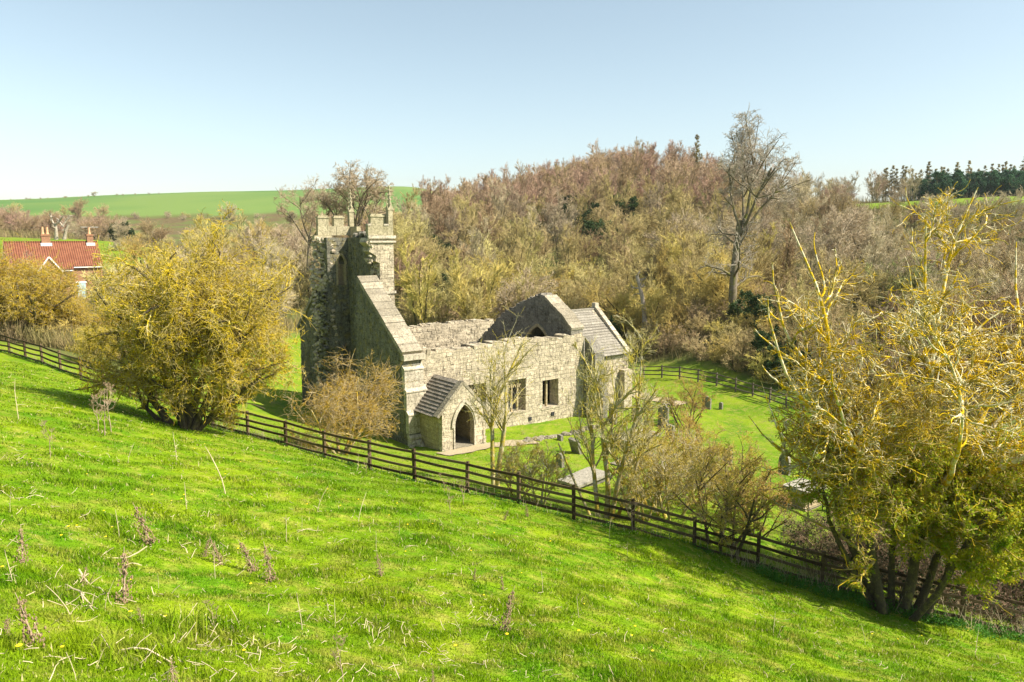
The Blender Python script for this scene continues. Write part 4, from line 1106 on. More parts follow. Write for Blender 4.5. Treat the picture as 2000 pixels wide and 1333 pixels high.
# big lichened thorn on the left, just beyond the fence
ms = tree_mesh(11, [((0, 0, -.4), (-.3, .1, 1), 5.2, .22), ((.1, .1, -.4), (.22, .0, 1), 6.2, .24), ((0, .2, -.4), (.0, .45, 1), 5.4, .19), ((.2, -.1, -.4), (.7, -.2, .8), 4.8, .16), ((-.1, 0, -.4), (-.8, -.1, .8), 4.8, .16), ((0, -.1, -.4), (.1, -.55, .9), 4.2, .15), ((.2, 0, -.4), (.8, .1, .9), 4.2, .12), ((-.2, 0, -.4), (-.8, .2, .9), 4.0, .11)],
    [dict(K=8, gnarl=.15, up=.04, s=7, flare=1.3), dict(n=11, ang=52, len=.75, K=6, gnarl=.2, rr=.42, t0=.15, s=5), dict(n=9, ang=50, len=.65, K=5, gnarl=.25, rr=.38, t0=.1, s=4),
     dict(n=9, ang=50, len=.65, K=5, gnarl=.3, rr=.45, t0=.05, rmin=.009), dict(n=5, ang=50, len=.65, K=3, gnarl=.3, rr=.6, t0=.05, rmin=.008)],
    env=((.75, 0, 4.6), (4.25, 3.8, 4.6)), split=2, leaves=dict(n=34000, size=.032, spread=.02), r_end=.006)
tree("thorn_tree", gxy(362, 836, 25), ms, (M['thorn_trunk'], M['lichen_twig'], M['bud']), "wide rounded thorn tree thick with yellow lichen overhanging the fence at left", "thorn tree", sz=(1, 1, 1.12))
# thorn bush in front of the west wall
ms = tree_mesh(12, up_stems(rng_, 6, 1.0, 4.2, .11, .3),
    [dict(K=6, gnarl=.16, up=.03, s=6), dict(n=9, ang=50, len=.9, K=6, gnarl=.2, rr=.4, t0=.2, s=4), dict(n=8, ang=48, len=.75, K=5, gnarl=.26, rr=.38, t0=.1, s=4),
     dict(n=7, ang=50, len=.7, K=5, gnarl=.3, rr=.5, t0=.05, rmin=.008), dict(n=3, ang=50, len=.6, K=4, gnarl=.3, rr=.6, t0=.05, rmin=.007)],
    env=((0.2, 0, 2.9), (3.4, 2.8, 3.0)), split=2, leaves=dict(n=1400, size=.028, spread=.02), r_end=.007)
p = gpx(655, 36.5); tree("thorn_bush", p, ms, (M['pale_lichen_twig'], M['pale_lichen_twig'], M['bud']), "round leafless thorn bush growing in front of the shaded west wall of the church", "bush")
# left edge: thorn group
ms_l = tree_mesh(13, up_stems(rng_, 6, .8, 5.0, .16, .4),
    [dict(K=6, gnarl=.14, up=.05, s=6), dict(n=8, ang=45, len=.85, K=6, gnarl=.2, rr=.42, t0=.2, s=4), dict(n=8, ang=48, len=.75, K=5, gnarl=.24, rr=.38, t0=.1, s=3),
     dict(n=8, ang=50, len=.7, K=4, gnarl=.3, rr=.5, t0=.05, rmin=.011), dict(n=4, ang=50, len=.6, K=3, gnarl=.3, rr=.6, t0=.05, rmin=.011)],
    env=((0.0, 0, 3.9), (3.9, 3.6, 3.9)), split=2, leaves=dict(n=15000, size=.04, spread=.03), r_end=.01)
for i, (px, Y, s_, lb) in enumerate([(45, 53, .98, "yellow-green lichened thorn standing behind the fence in front of the cottage"), (-60, 52, 1.1, "lichened thorn tree cut by the left edge of the picture"), (140, 56, .55, "smaller brownish thorn between the cottage door and the wide rounded thorn"),
                                (245, 54, .7, "thorn bush showing dark gaps behind the left flank of the wide rounded thorn"), (178, 46, .45, "low thorn bush leaning over the fence left of the wide rounded thorn")]):
    tree("thorn_tree", gpx(px, Y), ms_l, (M['thorn_trunk'], M['lichen_twig'], M['bud']), lb, "thorn tree", rz=i * 1.7, s=s_)
# the very big lichened thorn on the right
def lf_mask(P_): # young leaves sit low and to the right
    w = np.clip((5.6 - P_[:, 2]) / 1.8, 0.01, 1) * np.clip((P_[:, 0] + 1.6) / 2.2, .15, 1); return w
ms = tree_mesh(14, [((0, 0, -.5), (-.42, .0, 1), 5.4, 0.148), ((.15, .1, -.5), (-.1, .15, 1), 5.8, 0.148), ((.4, .1, -.5), (.2, .1, 1), 6.0, 0.163), ((.55, 0, -.5), (.75, .1, .9), 6.0, 0.126), ((-.1, -.1, -.5), (-.5, -.1, 1), 5.0, 0.111), ((.3, -.1, -.5), (.25, -.5, 1), 4.8, 0.104), ((.3, .2, -.5), (.3, .7, 1.0), 5.4, 0.111), ((.6, 0, -.5), (.8, .0, 1), 5.0, 0.089)],
    [dict(K=9, gnarl=.12, up=.07, s=8, flare=1.35), dict(n=13, ang=52, len=.6, K=7, gnarl=.18, rr=.38, t0=.22, s=6), dict(n=8, ang=48, len=.62, K=7, gnarl=.22, rr=.38, t0=.12, s=5),
     dict(n=7, ang=48, len=.6, K=5, gnarl=.28, rr=.42, t0=.05, rmin=.009, s=4), dict(n=4, ang=50, len=.62, K=4, gnarl=.32, rr=.6, t0=.05, rmin=.0075)],
    env=((1.0, 0, 4.9), (4.3, 3.8, 3.6)), split=1, leaves=dict(n=115000, size=.034, spread=.035, mask=lf_mask), r_end=.006)
mu = tree_mesh(144, [((-.8, 0, 3.6), (-.75, .0, 1), 6.2, 0.091), ((-.6, .1, 3.6), (-.5, .3, 1), 7.8, 0.098), ((-.3, 0, 3.8), (-.2, -.2, 1), 7.0, 0.091), ((.1, .1, 3.8), (.05, .1, 1), 7.4, 0.098), ((.5, .2, 3.8), (.25, -.2, 1), 8.2, 0.104), ((1.2, 0, 3.8), (.4, .1, 1), 8.0, 0.098), ((1.5, .1, 3.6), (.75, .3, 1), 7.2, 0.091), ((-1.2, 0, 3.3), (-1.2, -.1, .9), 3.6, 0.072), ((2.0, -.2, 3.3), (1.2, -.1, .9), 6.0, 0.072), ((-.4, -.3, 3.6), (-.5, -.6, 1), 5.8, 0.078), ((.9, -.3, 3.6), (.2, -.7, 1), 6.6, 0.078), ((1.6, -.3, 3.6), (.7, -.5, 1), 6.8, 0.078), ((-1.0, .3, 3.2), (-1.0, .4, .9), 4.2, 0.065)],
    [dict(K=13, gnarl=.13, up=.035, s=6, tipr=.15), dict(n=16, ang=46, len=.36, K=10, gnarl=.22, rr=.5, t0=.12, s=5, up=.02), dict(n=9, ang=50, len=.5, K=7, gnarl=.3, rr=.5, t0=.1, s=4, rmin=.010), dict(n=5, ang=52, len=.5, K=4, gnarl=.35, rr=.7, t0=.1, rmin=.008)],
    env=((.9, 0, 6.4), (4.9, 4.1, 5.0)), split=0, r_end=.008)
BT = gpx(1785, 21.6); BT[2] -= .1
tree("thorn_tree", BT, ms, (M['thorn_trunk'], M['lichen_twig'], M['young_leaf']), "huge thorn tree at right with bleached orange-lichened branches and young green leaves", "thorn tree", s=1.12)
link("bleached_branches", mu[1], M['lichen_white'], [o for o in COL.objects if o.name.startswith('thorn_tree') and o.get('label', '').startswith('huge')][0])
# tall ash tree
ms = tree_mesh(15, [((0, 0, -.5), (.12, 0, 1), 10.5, .55)],
    [dict(K=9, gnarl=.05, up=.03, s=9, flare=1.3, tipr=.62), dict(n=0, K=2)], split=3, r_end=.02) if False else None
def dome(seed, z0, dirs, L, r, env, rm):
    top = [((0, 0, z0 + .3 * k), d_, L, r) for k, d_ in enumerate(dirs)]
    return tree_mesh(seed, top, [dict(K=7, gnarl=.08, up=.05, s=7, tipr=.55), dict(n=5, ang=42, len=1.0, K=9, gnarl=.11, rr=.6, t0=.3, s=5, up=.03, taper=.2), dict(n=14, ang=52, len=.42, K=7, gnarl=.17, rr=.3, t0=.1, s=4, up=.0),
        dict(n=8, ang=50, len=.5, K=5, gnarl=.22, rr=.45, rmin=rm * 1.25, t0=.1), dict(n=4, ang=50, len=.6, K=3, gnarl=.25, rr=.6, rmin=rm)], split=2, r_end=rm, env=env)
def ash():
    a = tree_mesh(15, [((0, 0, -.5), (.1, 0, 1), 10.6, .46)], [dict(K=9, gnarl=.035, up=.03, s=9, flare=1.35, tipr=.6),
        dict(n=8, ang=65, len=.5, K=9, gnarl=.16, rr=.3, t0=.3, s=6, taper=.2, up=.03), dict(n=7, ang=48, len=.5, K=6, gnarl=.2, rr=.4, t0=.2), dict(n=6, ang=45, len=.5, K=4, gnarl=.25, rr=.45, t0=.1, rmin=.015), dict(n=4, ang=45, len=.5, K=3, gnarl=.25, rr=.5, rmin=.013)],
        split=2, r_end=.013, env=((0.3, 0, 8.5), (6.2, 6.0, 5.0)))
    b2 = dome(16, 8.6, [(-.45, .1, 1), (.75, .1, 1), (.12, -.55, 1), (.15, .6, 1), (.3, 0, 1)], 6.6, .15, ((.9, 0, 15.2), (4.6, 4.4, 5.6)), .016)
    for m_ in b2[:2]:
        c_ = np.empty(len(m_.vertices) * 3, np.float32); m_.vertices.foreach_get("co", c_); c_ = c_.reshape(-1, 3); c_[:, 0] += .9; m_.vertices.foreach_set("co", c_.ravel()); m_.update()
    return a, b2
a, b2 = ash()
tree("ash_tree", gpx(1430, 78), (join(a[0], b2[0]), join(a[1], b2[1])), (M['grey_bark'], M['ash_twig']), "tall bare ash tree with a forked trunk standing above the wood on the right", "ash tree", s=1.06)
# two big trees behind the tower
ms = tree_mesh(17, [((0, 0, -.5), (.02, 0, 1), 10.5, .4)], [dict(K=8, gnarl=.05, up=.02, s=7, tipr=.6), dict(n=5, ang=50, len=.4, K=7, gnarl=.2, rr=.3, t0=.5, s=4)], split=2, r_end=.03)
md = dome(177, 8.8, [(-1.0, .1, 1), (1.0, -.1, 1), (.0, .8, 1), (.05, -.8, 1), (-.3, 0, 1), (.35, .2, 1)], 6.2, .14, ((0, 0, 15.0), (5.6, 5.4, 4.5)), .017)
tree("ash_tree", gpx(700, 100), (join(ms[0], md[0]), md[1]), (M['grey_bark'], M['pale_twig']), "large spreading bare tree with a domed crown directly behind the church tower", "tree", s=1.08)
ms2 = tree_mesh(18, [((0, 0, -.5), (-.03, 0, 1), 10.5, .28)], [dict(K=8, gnarl=.05, up=.02, s=6, tipr=.6), dict(n=5, ang=50, len=.4, K=7, gnarl=.2, rr=.3, t0=.5, s=4)], split=2, r_end=.03)
md = dome(188, 8.8, [(-.9, .1, 1), (.7, -.1, 1), (.0, .6, 1), (-.15, -.5, 1)], 6.0, .11, ((-.4, 0, 15.2), (4.3, 4.0, 5.2)), .015)
tree("ash_tree", gpx(607, 104), (join(ms2[0], md[0]), md[1]), (M['grey_bark'], M['pale_twig']), "slimmer thin-crowned bare tree left of the domed tree behind the tower", "tree", s=.98)
# slender young trees in the churchyard
ms = tree_mesh(19, [((0, 0, -.3), (-.04, 0, 1), 3.4, .10), ((.12, .05, -.3), (.1, 0, 1), 3.2, .115)],
    [dict(K=7, gnarl=.04, up=.05, s=7, tipr=.8), dict(n=6, ang=32, len=1.05, K=7, gnarl=.10, rr=.55, t0=.62, s=5, taper=.1, up=.05), dict(n=8, ang=35, len=.62, K=6, gnarl=.16, rr=.42, t0=.15, up=.04, s=4), dict(n=7, ang=38, len=.6, K=5, gnarl=.2, rr=.45, t0=.1, up=.03, rmin=.007), dict(n=3, ang=38, len=.45, K=3, gnarl=.2, rr=.6, rmin=.0055)],
    env=((.2, 0, 5.2), (1.75, 1.7, 3.2)), split=2, r_end=.005)
tree("young_tree", gpx(963, 30.3), ms, (M['green_bark'], M['green_bark']), "slender twin-stemmed young tree in front of the porch and nave windows", "tree", s=1.02)
ms = tree_mesh(20, [((-.25, 0, -.3), (-.05, 0, 1), 4.6, .10), ((.05, .1, -.3), (.04, 0, 1), 4.8, .12), ((.22, 0, -.3), (.14, 0, 1), 5.0, .11), ((.4, .1, -.3), (.3, .1, 1), 4.2, .08), ((-.4, .0, -.3), (-.38, .1, 1), 3.6, .06)],
    [dict(K=8, gnarl=.05, up=.05, s=7, tipr=.5), dict(n=8, ang=30, len=.62, K=7, gnarl=.11, rr=.5, t0=.3, s=5, taper=.3, up=.06), dict(n=8, ang=35, len=.62, K=6, gnarl=.17, rr=.42, t0=.15, up=.05, s=4), dict(n=7, ang=38, len=.6, K=4, gnarl=.22, rr=.5, t0=.1, up=.03, rmin=.007), dict(n=3, ang=38, len=.45, K=3, gnarl=.2, rr=.6, rmin=.0055)],
    env=((.25, 0, 4.7), (2.1, 1.9, 3.7)), split=2, r_end=.005)
tree("young_tree", gpx(1190, 27.2), ms, (M['green_bark'], M['green_bark']), "multi-stemmed pale green tree rising in front of the chancel and corner buttress", "tree", s=1.02)
# smaller churchyard thorns and saplings
ms_s = tree_mesh(21, up_stems(rng_, 6, .75, 2.2, .06, .35),
    [dict(K=6, gnarl=.1, up=.05, s=5), dict(n=8, ang=38, len=.7, K=5, gnarl=.16, rr=.5, t0=.25, up=.03), dict(n=7, ang=42, len=.55, K=5, gnarl=.22, rr=.5, t0=.1), dict(n=7, ang=46, len=.55, K=4, gnarl=.28, rr=.6, rmin=.0055), dict(n=3, ang=46, len=.5, K=3, gnarl=.3, rr=.7, rmin=.005)],
    env=((0, 0, 2.1), (1.75, 1.6, 2.1)), split=2, leaves=dict(n=2600, size=.02, spread=.02), r_end=.005)
M['russet_twig'] = bark("russet lichened twig", (.36, .25, .14), (.44, .31, .07), None, 3, .42, .56, .12)
ms_r = [m_.copy() if m_ else None for m_ in ms_s]
for m_ in ms_r:
    if m_: m_.materials.clear()
for px, Y, s_, rz, lb, which in [(1432, 24.6, 1.32, .5, "rounded russet thorn bush growing against the fence below the tall ash", 1), (1325, 27.5, 1.2, 2.1, "upright thin thorn right of the multi-stemmed tree", 0), (1388, 31, 1.0, 1.0, "thin thorn behind the rounded russet bush", 0),
                             (1262, 27.0, .95, 4.0, "sparse thorn beside the stems of the multi-stemmed tree", 0), (1058, 27.6, .85, 3.0, "low leaning bush between the two slender trees", 0), (1010, 28.8, .8, .2, "spindly sapling right of the twin-stemmed young tree", 0),
                             (1285, 30, 1.3, 2.6, "tall thin lichened thorn behind the fence post right of the multi-stemmed tree", 0), (1340, 33, 1.35, 4.4, "thorn in the middle of the churchyard behind the dense twiggy one", 1), (1455, 29, 1.15, 1.9, "thorn just right of and behind the rounded russet bush", 1), (1350, 52, 1.25, 5.0, "pinkish bush on the grass below the far fence", 1), (1500, 27.8, .8, 5.6, "low russet bush to the left of the table tomb", 1)]:
    tree("thorn_bush", gpx(px, Y), ms_r if which else ms_s, (M['thorn_trunk'] if which else M['green_bark'], M['russet_twig'] if which else M['green_bark'], M['bud']), lb, "bush", rz=rz, s=s_)
# brown scrub beyond the fence at right
ms_b = tree_mesh(22, up_stems(rng_, 14, 1.0, 1.6, .02, .9),
    [dict(K=6, gnarl=.14, up=.0, s=4, droop=.15), dict(n=9, ang=45, len=.55, K=5, gnarl=.25, rr=.6, t0=.05), dict(n=8, ang=50, len=.5, K=4, gnarl=.3, rr=.7, rmin=.005), dict(n=3, ang=50, len=.5, K=3, gnarl=.3, rr=.7, rmin=.005)], split=1, r_end=.005, leaves=dict(n=2500, size=.03, spread=.05))
M['scrub_twig'] = bark("brown bramble twig", (.22, .15, .10), (.30, .22, .14), None, 2, .4, .6, .2)
for i, (px, Y, s_) in enumerate([(1690, 25.2, 1.25), (1730, 27, 1.5), (1640, 28, .9), (1850, 25, 1.7), (1920, 26, 1.7), (1990, 25, 1.6), (1960, 29, 1.9), (1780, 26, 1.3), (2050, 24, 1.6)]):
    tree("bramble_bush", gpx(px, Y), ms_b, (M['scrub_twig'], M['scrub_twig'], M['dark_leaf']), "tangled brown bramble bush %s the huge thorn, %s" % ("left of the trunks of" if px < 1760 else "right of the trunks of", ("nearest the table tomb", "close to the trunks", "beside the dark headstone", "nearest the trunks", "second from the trunks", "at the picture edge", "behind the fence post", "just behind the trunks", "half cut off")[i]), "bush", "brambles round the huge thorn", rz=i * 1.3, s=s_)

# ---- woodland: a few kinds of tree, each copied (meshes shared)
def wood_kind(seed, H_, kind):
    rg = np.random.default_rng(seed)
    if kind == 'upright':   # narrow stems, fine upswept twigs
        return tree_mesh(seed, up_stems(rg, 3, .22, H_ * .8, .14, .5), [dict(K=7, gnarl=.05, up=.03, s=4, tipr=.25), dict(n=16, ang=30, len=.42, K=5, gnarl=.09, rr=.4, t0=.15, up=.07, s=3, taper=.6), dict(n=10, ang=28, len=.5, K=4, gnarl=.1, rr=.5, rmin=.026, t0=.1, up=.06), dict(n=6, ang=28, len=.55, K=3, gnarl=.12, rr=.6, rmin=.02, t0=.1, up=.04)], split=1, r_end=.018, env=((0, 0, H_ * .55), (H_ * .36, H_ * .36, H_ * .53)))
    if kind == 'round':
        return tree_mesh(seed, up_stems(rg, 4, .5, H_ * .62, .16, .4), [dict(K=7, gnarl=.09, up=.03, s=4, tipr=.3), dict(n=13, ang=42, len=.55, K=5, gnarl=.13, rr=.42, t0=.15, s=3, up=.04), dict(n=9, ang=38, len=.52, K=4, gnarl=.15, rr=.5, rmin=.026, t0=.1, up=.05), dict(n=7, ang=34, len=.55, K=3, gnarl=.16, rr=.6, rmin=.02, t0=.05, up=.05)], split=1, r_end=.018, env=((0, 0, H_ * .52), (H_ * .5, H_ * .5, H_ * .54)))
    if kind == 'shrub':
        return tree_mesh(seed, up_stems(rg, 9, .8, H_ * .75, .05, .7), [dict(K=6, gnarl=.12, up=.03, s=3, tipr=.3), dict(n=10, ang=42, len=.5, K=4, gnarl=.2, rr=.5, t0=.1, s=3), dict(n=8, ang=45, len=.5, K=3, gnarl=.25, rr=.6, rmin=.016, t0=.05), dict(n=4, ang=45, len=.5, K=3, gnarl=.25, rr=.6, rmin=.014, t0=.05)], split=1, r_end=.014, env=((0, 0, H_ * .5), (H_ * .6, H_ * .6, H_ * .52)))
KINDS_ = {
 'upright': [wood_kind(101 + i, 12, 'upright') for i in range(4)],
 'round': [wood_kind(111 + i, 11, 'round') for i in range(4)],
 'shrub': [wood_kind(121 + i, 4, 'shrub') for i in range(3)],
}
_cache = {}
def kindmesh(kind, i, twig):
    k = (kind, i, twig)
    if k not in _cache:
        c_ = []
        for m_, mt in zip(KINDS_[kind][i][:2], (M['wood_trunk'], M[twig])):
            q = m_.copy(); q.materials.clear(); q.materials.append(mt); c_.append(q)
        _cache[k] = c_
    return _cache[k]
PL_X = [130, 300, 480, 620, 780, 900, 1000, 1100, 1230, 1380, 1500, 1620, 1750, 1880]
PLACES = ["over the cottage", "right of the cottage", "behind the wide thorn", "left of the tower", "behind the tower", "just right of the tower", "over the north wall", "over the gable", "over the chancel roof", "between chancel and ash", "around the ash", "right of the ash", "left of the pines", "under the pines", "at the right edge"]
TWN = dict(pink_twig="pinkish", brown_twig="brown", olive_twig="olive", yellow_twig="yellowish", grey_twig="greyish", pale_twig="pale")
def zone_fill(n, pxr, Yr, kinds, twigs, hs, label, group, name, seed, cat="tree", minsep=3.6, pw=1.0, ok=None):
    """scatter n trees over the land between two depths and two bearings"""
    rg = np.random.default_rng(seed); placed = []; tries = 0
    while len(placed) < n and tries < n * 60:
        tries += 1
        Y = Yr[0] + (Yr[1] - Yr[0]) * rg.random() ** pw; px = rg.uniform(*pxr)
        if ok and not ok(px, Y): continue
        x = (px - 1000) / FPX * Y; sep = minsep * (1 + (Y - 80) / 200)
        if any((x - a) ** 2 + (Y - c_) ** 2 < sep * sep for a, c_ in placed): continue
        placed.append((x, Y))
    G = hgt(np.array(placed))
    for (x, Y), g in zip(placed, G):
        kd = kinds[rg.integers(len(kinds))]; tw = twigs[rg.integers(len(twigs))]; i = int(rg.integers(len(KINDS_[kd])))
        s_ = rg.uniform(*hs); ms_ = kindmesh(kd, i, tw)
        px = 1000 + x / Y * FPX
        place = PLACES[int(np.searchsorted(PL_X, px))]
        nm, ct_ = {'upright': ("slender_tree", "slender tree"), 'round': ("spreading_tree", "spreading tree"), 'shrub': ("bare_shrub", "bush")}[kd]
        sw_ = "tall" if s_ > hs[0] + (hs[1] - hs[0]) * .66 else "low" if s_ < hs[0] + (hs[1] - hs[0]) * .33 else "middling"
        e = empty(nm, (x, Y, g - .2), rg.uniform(0, 6.28)); e.scale = (s_ * rg.uniform(.85, 1.2), s_ * rg.uniform(.85, 1.2), s_)
        tag(e, "%s %s %s %s, %s" % (sw_, TWN[tw], {'upright': 'slender tree', 'round': 'spreading tree', 'shrub': 'shrub'}[kd], label, place), ct_, group)
        link("trunk", ms_[0], None, e); link("crown", ms_[1], None, e)
yl = lambda px: np.interp(px, [420, 600, 760, 900, 1250, 1420, 1560, 1700, 2000, 2400], [68, 96, 92, 80, 80, 72, 64, 57, 52, 48])
# wooded hill, upper part: pinkish
zone_fill(120, (835, 1480), (160, 262), ['upright', 'upright', 'upright', 'round'], ['pink_twig', 'pink_twig', 'pink_twig', 'brown_twig'], (.8, 1.15), "high on the hill", "pinkish trees of the wooded hill", "bare_tree", 201, minsep=3.6)
zone_fill(46, (850, 1440), (238, 275), ['upright', 'round', 'round'], ['pink_twig', 'pink_twig', 'brown_twig'], (.95, 1.1), "on the hill skyline", "trees on the skyline of the hill", "bare_tree", 202, minsep=3.5)
# middle belt: olive and brown
zone_fill(80, (770, 1480), (108, 168), ['upright', 'round'], ['olive_twig', 'brown_twig', 'olive_twig', 'grey_twig'], (.8, 1.1), "halfway up the hill", "olive trees of the wooded hill", "bare_tree", 203, minsep=4.6)
zone_fill(46, (780, 1480), (82, 110), ['upright', 'round', 'round'], ['yellow_twig', 'olive_twig', 'olive_twig'], (.62, .95), "at the foot of the wood", "olive trees at the foot of the wood", "bare_tree", 204, minsep=3.8, ok=lambda px, Y: Y > yl(px) + 2)
zone_fill(60, (760, 1480), (80, 104), ['shrub'], ['olive_twig', 'yellow_twig', 'brown_twig'], (.8, 1.3), "edging the wood", "shrubs along the foot of the wood", "bare_shrub", 205, "bush", minsep=2.6, ok=lambda px, Y: Y > yl(px))
# right
zone_fill(60, (1480, 2080), (95, 190), ['round', 'upright'], ['grey_twig', 'brown_twig', 'pale_twig'], (.7, .95), "on the right slope", "greyish trees on the right slope", "bare_tree", 206, minsep=5.0, ok=lambda px, Y: not (px > 1640 and Y > 165))
zone_fill(26, (1500, 1960), (168, 204), ['round', 'shrub', 'round'], ['grey_twig', 'olive_twig', 'pale_twig'], (.6, .8), "below the pine belt", "trees below the pine belt", "bare_tree", 217, minsep=4.0)
zone_fill(34, (1440, 1800), (205, 300), ['upright', 'round'], ['pink_twig', 'grey_twig', 'pale_twig'], (.85, 1.1), "on the right skyline", "trees along the right skyline", "bare_tree", 207, minsep=5.0, ok=lambda px, Y: not (px > 1640 and Y < 262))
zone_fill(70, (1440, 2100), (54, 96), ['shrub', 'shrub', 'round'], ['olive_twig', 'brown_twig', 'grey_twig'], (.6, 1.0), "beyond the far fence", "scrub beyond the far fence", "bare_shrub", 208, "bush", minsep=2.8, ok=lambda px, Y: Y > yl(px) + 1)
# left: trees between the big thorn, the tower and the valley
zone_fill(44, (385, 660), (88, 150), ['round', 'upright'], ['olive_twig', 'yellow_twig', 'pale_twig', 'olive_twig'], (.6, .95), "in the valley", "pale olive trees left of the tower", "bare_tree", 209, minsep=4.4, ok=lambda px, Y: Y > yl(px) + 6)
zone_fill(22, (640, 790), (100, 165), ['round', 'upright'], ['olive_twig', 'brown_twig', 'pink_twig'], (.75, .95), "beyond the valley", "trees immediately behind the tower", "bare_tree", 210, minsep=5.0)
zone_fill(46, (225, 640), (150, 330), ['round', 'shrub', 'round'], ['olive_twig', 'brown_twig', 'grey_twig'], (.55, .85), "below the green field", "small trees below the green field", "bare_tree", 211, minsep=6.0)
zone_fill(30, (-60, 250), (205, 330), ['round'], ['grey_twig', 'brown_twig', 'pink_twig'], (.75, 1.15), "up behind the cottage", "trees behind the cottage", "bare_tree", 212, minsep=6.0)
zone_fill(20, (200, 400), (70, 125), ['round', 'shrub'], ['olive_twig', 'brown_twig', 'yellow_twig'], (.6, .85), "near the cottage", "trees right of the cottage", "bare_tree", 213, minsep=5.0)
zone_fill(16, (-80, 130), (62, 84), ['shrub'], ['olive_twig', 'brown_twig', 'yellow_twig'], (.7, 1.0), "in front of the cottage", "scrub in front of the cottage", "bare_shrub", 214, "bush", minsep=3.0)
zone_fill(16, (930, 1005), (330, 420), ['round'], ['grey_twig', 'brown_twig'], (.9, 1.0), "distant brown tree behind the left shoulder of the wooded hill", "distant trees behind the hill shoulder", "bare_tree", 215, minsep=5.0) if False else None
zone_fill(34, (-40, 640), (395, 428), ['shrub', 'shrub', 'round'], ['grey_twig', 'brown_twig', 'olive_twig'], (.8, 1.3), "in the far hedge", "far hedge bushes below the green field", "bare_shrub", 216, "bush", minsep=3.0)
zone_fill(16, (-90, 330), (50, 60), ['shrub'], ['yellow_twig', 'brown_twig', 'olive_twig'], (.5, .75), "just beyond the fence", "scrub just beyond the fence at left", "bare_shrub", 218, "bush", minsep=2.2)
zone_fill(30, (1255, 1560), (62, 80), ['shrub'], ['yellow_twig', 'olive_twig', 'brown_twig'], (.7, 1.15), "against the far fence", "shrubs against the far fence", "bare_shrub", 219, "bush", minsep=2.2, ok=lambda px, Y: Y > yl(px) - 3)
zone_fill(14, (10, 330), (636, 660), ['shrub'], ['brown_twig', 'grey_twig'], (.35, .6), "in the hedge on the far horizon", "hedge bushes on the far horizon", "bare_shrub", 220, "bush", minsep=2.0)
# individually recognisable trees in the wood
def one(px, Y, kd, i, tw, s_, label, name="bare_tree", sx=1.0):
    ms_ = kindmesh(kd, i, tw); e = empty(name, gpx(px, Y), i * 2.0); e.scale = (s_ * sx, s_ * sx, s_); tag(e, label, "tree")
    link("trunk", ms_[0], None, e); link("crown", ms_[1], None, e); return e
one(1010, 86, 'round', 0, 'pale_twig', .98, "pale silvery spreading tree above the chancel roof", sx=1.1)
one(350, 64, 'round', 1, 'pale_twig', 1.0, "pale brown crown rising behind the top of the wide rounded thorn", sx=1.0)
one(300, 66, 'round', 2, 'pale_twig', .75, "pale crown left of the tallest one behind the wide rounded thorn", sx=1.0)
one(1620, 120, 'round', 3, 'pale_twig', 1.25, "broad pale crown right of the ash below the skyline", sx=1.1)
one(1690, 125, 'round', 2, 'pale_twig', 1.1, "second broad pale crown nearer the larches", sx=1.1)
one(820, 84, 'upright', 0, 'yellow_twig', 1.0, "narrow yellow-barked tree just right of the tower")
one(925, 84, 'upright', 2, 'yellow_twig', .95, "narrow yellow-barked tree above the north wall of the nave")
one(-10, 92, 'round', 1, 'pink_twig', .9, "reddish-brown tree against the left end of the cottage roof")
one(1900, 58, 'round', 0, 'brown_twig', .95, "brown tree behind the top right of the huge thorn")
one(1980, 60, 'round', 3, 'brown_twig', 1.0, "brown tree cut by the right edge behind the huge thorn")
one(1640, 60, 'upright', 1, 'brown_twig', .7, "slim brown tree just past the far fence right of the ash")
one(1735, 57, 'round', 2, 'brown_twig', .7, "small spreading brown tree past the far fence behind the huge thorn")
M['green_twig'] = bark("green tinted twig", (.22, .26, .08), (.26, .22, .09), None, 1, .4, .6, .15)
one(1770, 88, 'round', 1, 'green_twig', .95, "dark green-tinted tree below the pines", sx=1.2)
one(1925, 150, 'round', 2, 'green_twig', 1.0, "green-tinted round tree in front of the pines", sx=1.1)
# broken snag behind the chancel
ms = tree_mesh(31, [((0, 0, -.4), (.03, 0, 1), 8.2, .34)], [dict(K=9, gnarl=.06, s=7, tipr=.55), dict(n=9, ang=60, len=.16, K=5, gnarl=.3, rr=.35, t0=.4), dict(n=4, ang=45, len=.5, K=4, gnarl=.3, rr=.5, rmin=.02)], split=1, r_end=.02)
tree("dead_tree", gpx(1262, 82), ms, (M['dead_wood'], M['dead_wood']), "broken dead trunk standing behind the chancel gable", "dead tree")
for px, s_ in ((118, 1.0), (133, .95)):
    ms = tree_mesh(32 + int(px), [((0, 0, -.4), (.0, 0, 1), 6.5, .75), ((0, 0, 5), (-.6, 0, 1), 4.5, .4), ((0, 0, 5), (.5, .2, 1), 5, .4)], [dict(K=8, gnarl=.12, s=7, tipr=.5), dict(n=6, ang=50, len=.4, K=5, gnarl=.3, rr=.45, t0=.5), dict(n=4, ang=45, len=.5, K=4, gnarl=.3, rr=.5, rmin=.05)], split=1, r_end=.05)
    tree("dead_tree", gpx(px, 172), ms, (M['dead_wood'], M['dead_wood']), "bleached dead oak with thick stubs behind the cottage, the %s one" % ("left" if px < 120 else "right"), "dead tree", "two dead oaks behind the cottage", s=s_ * .62)
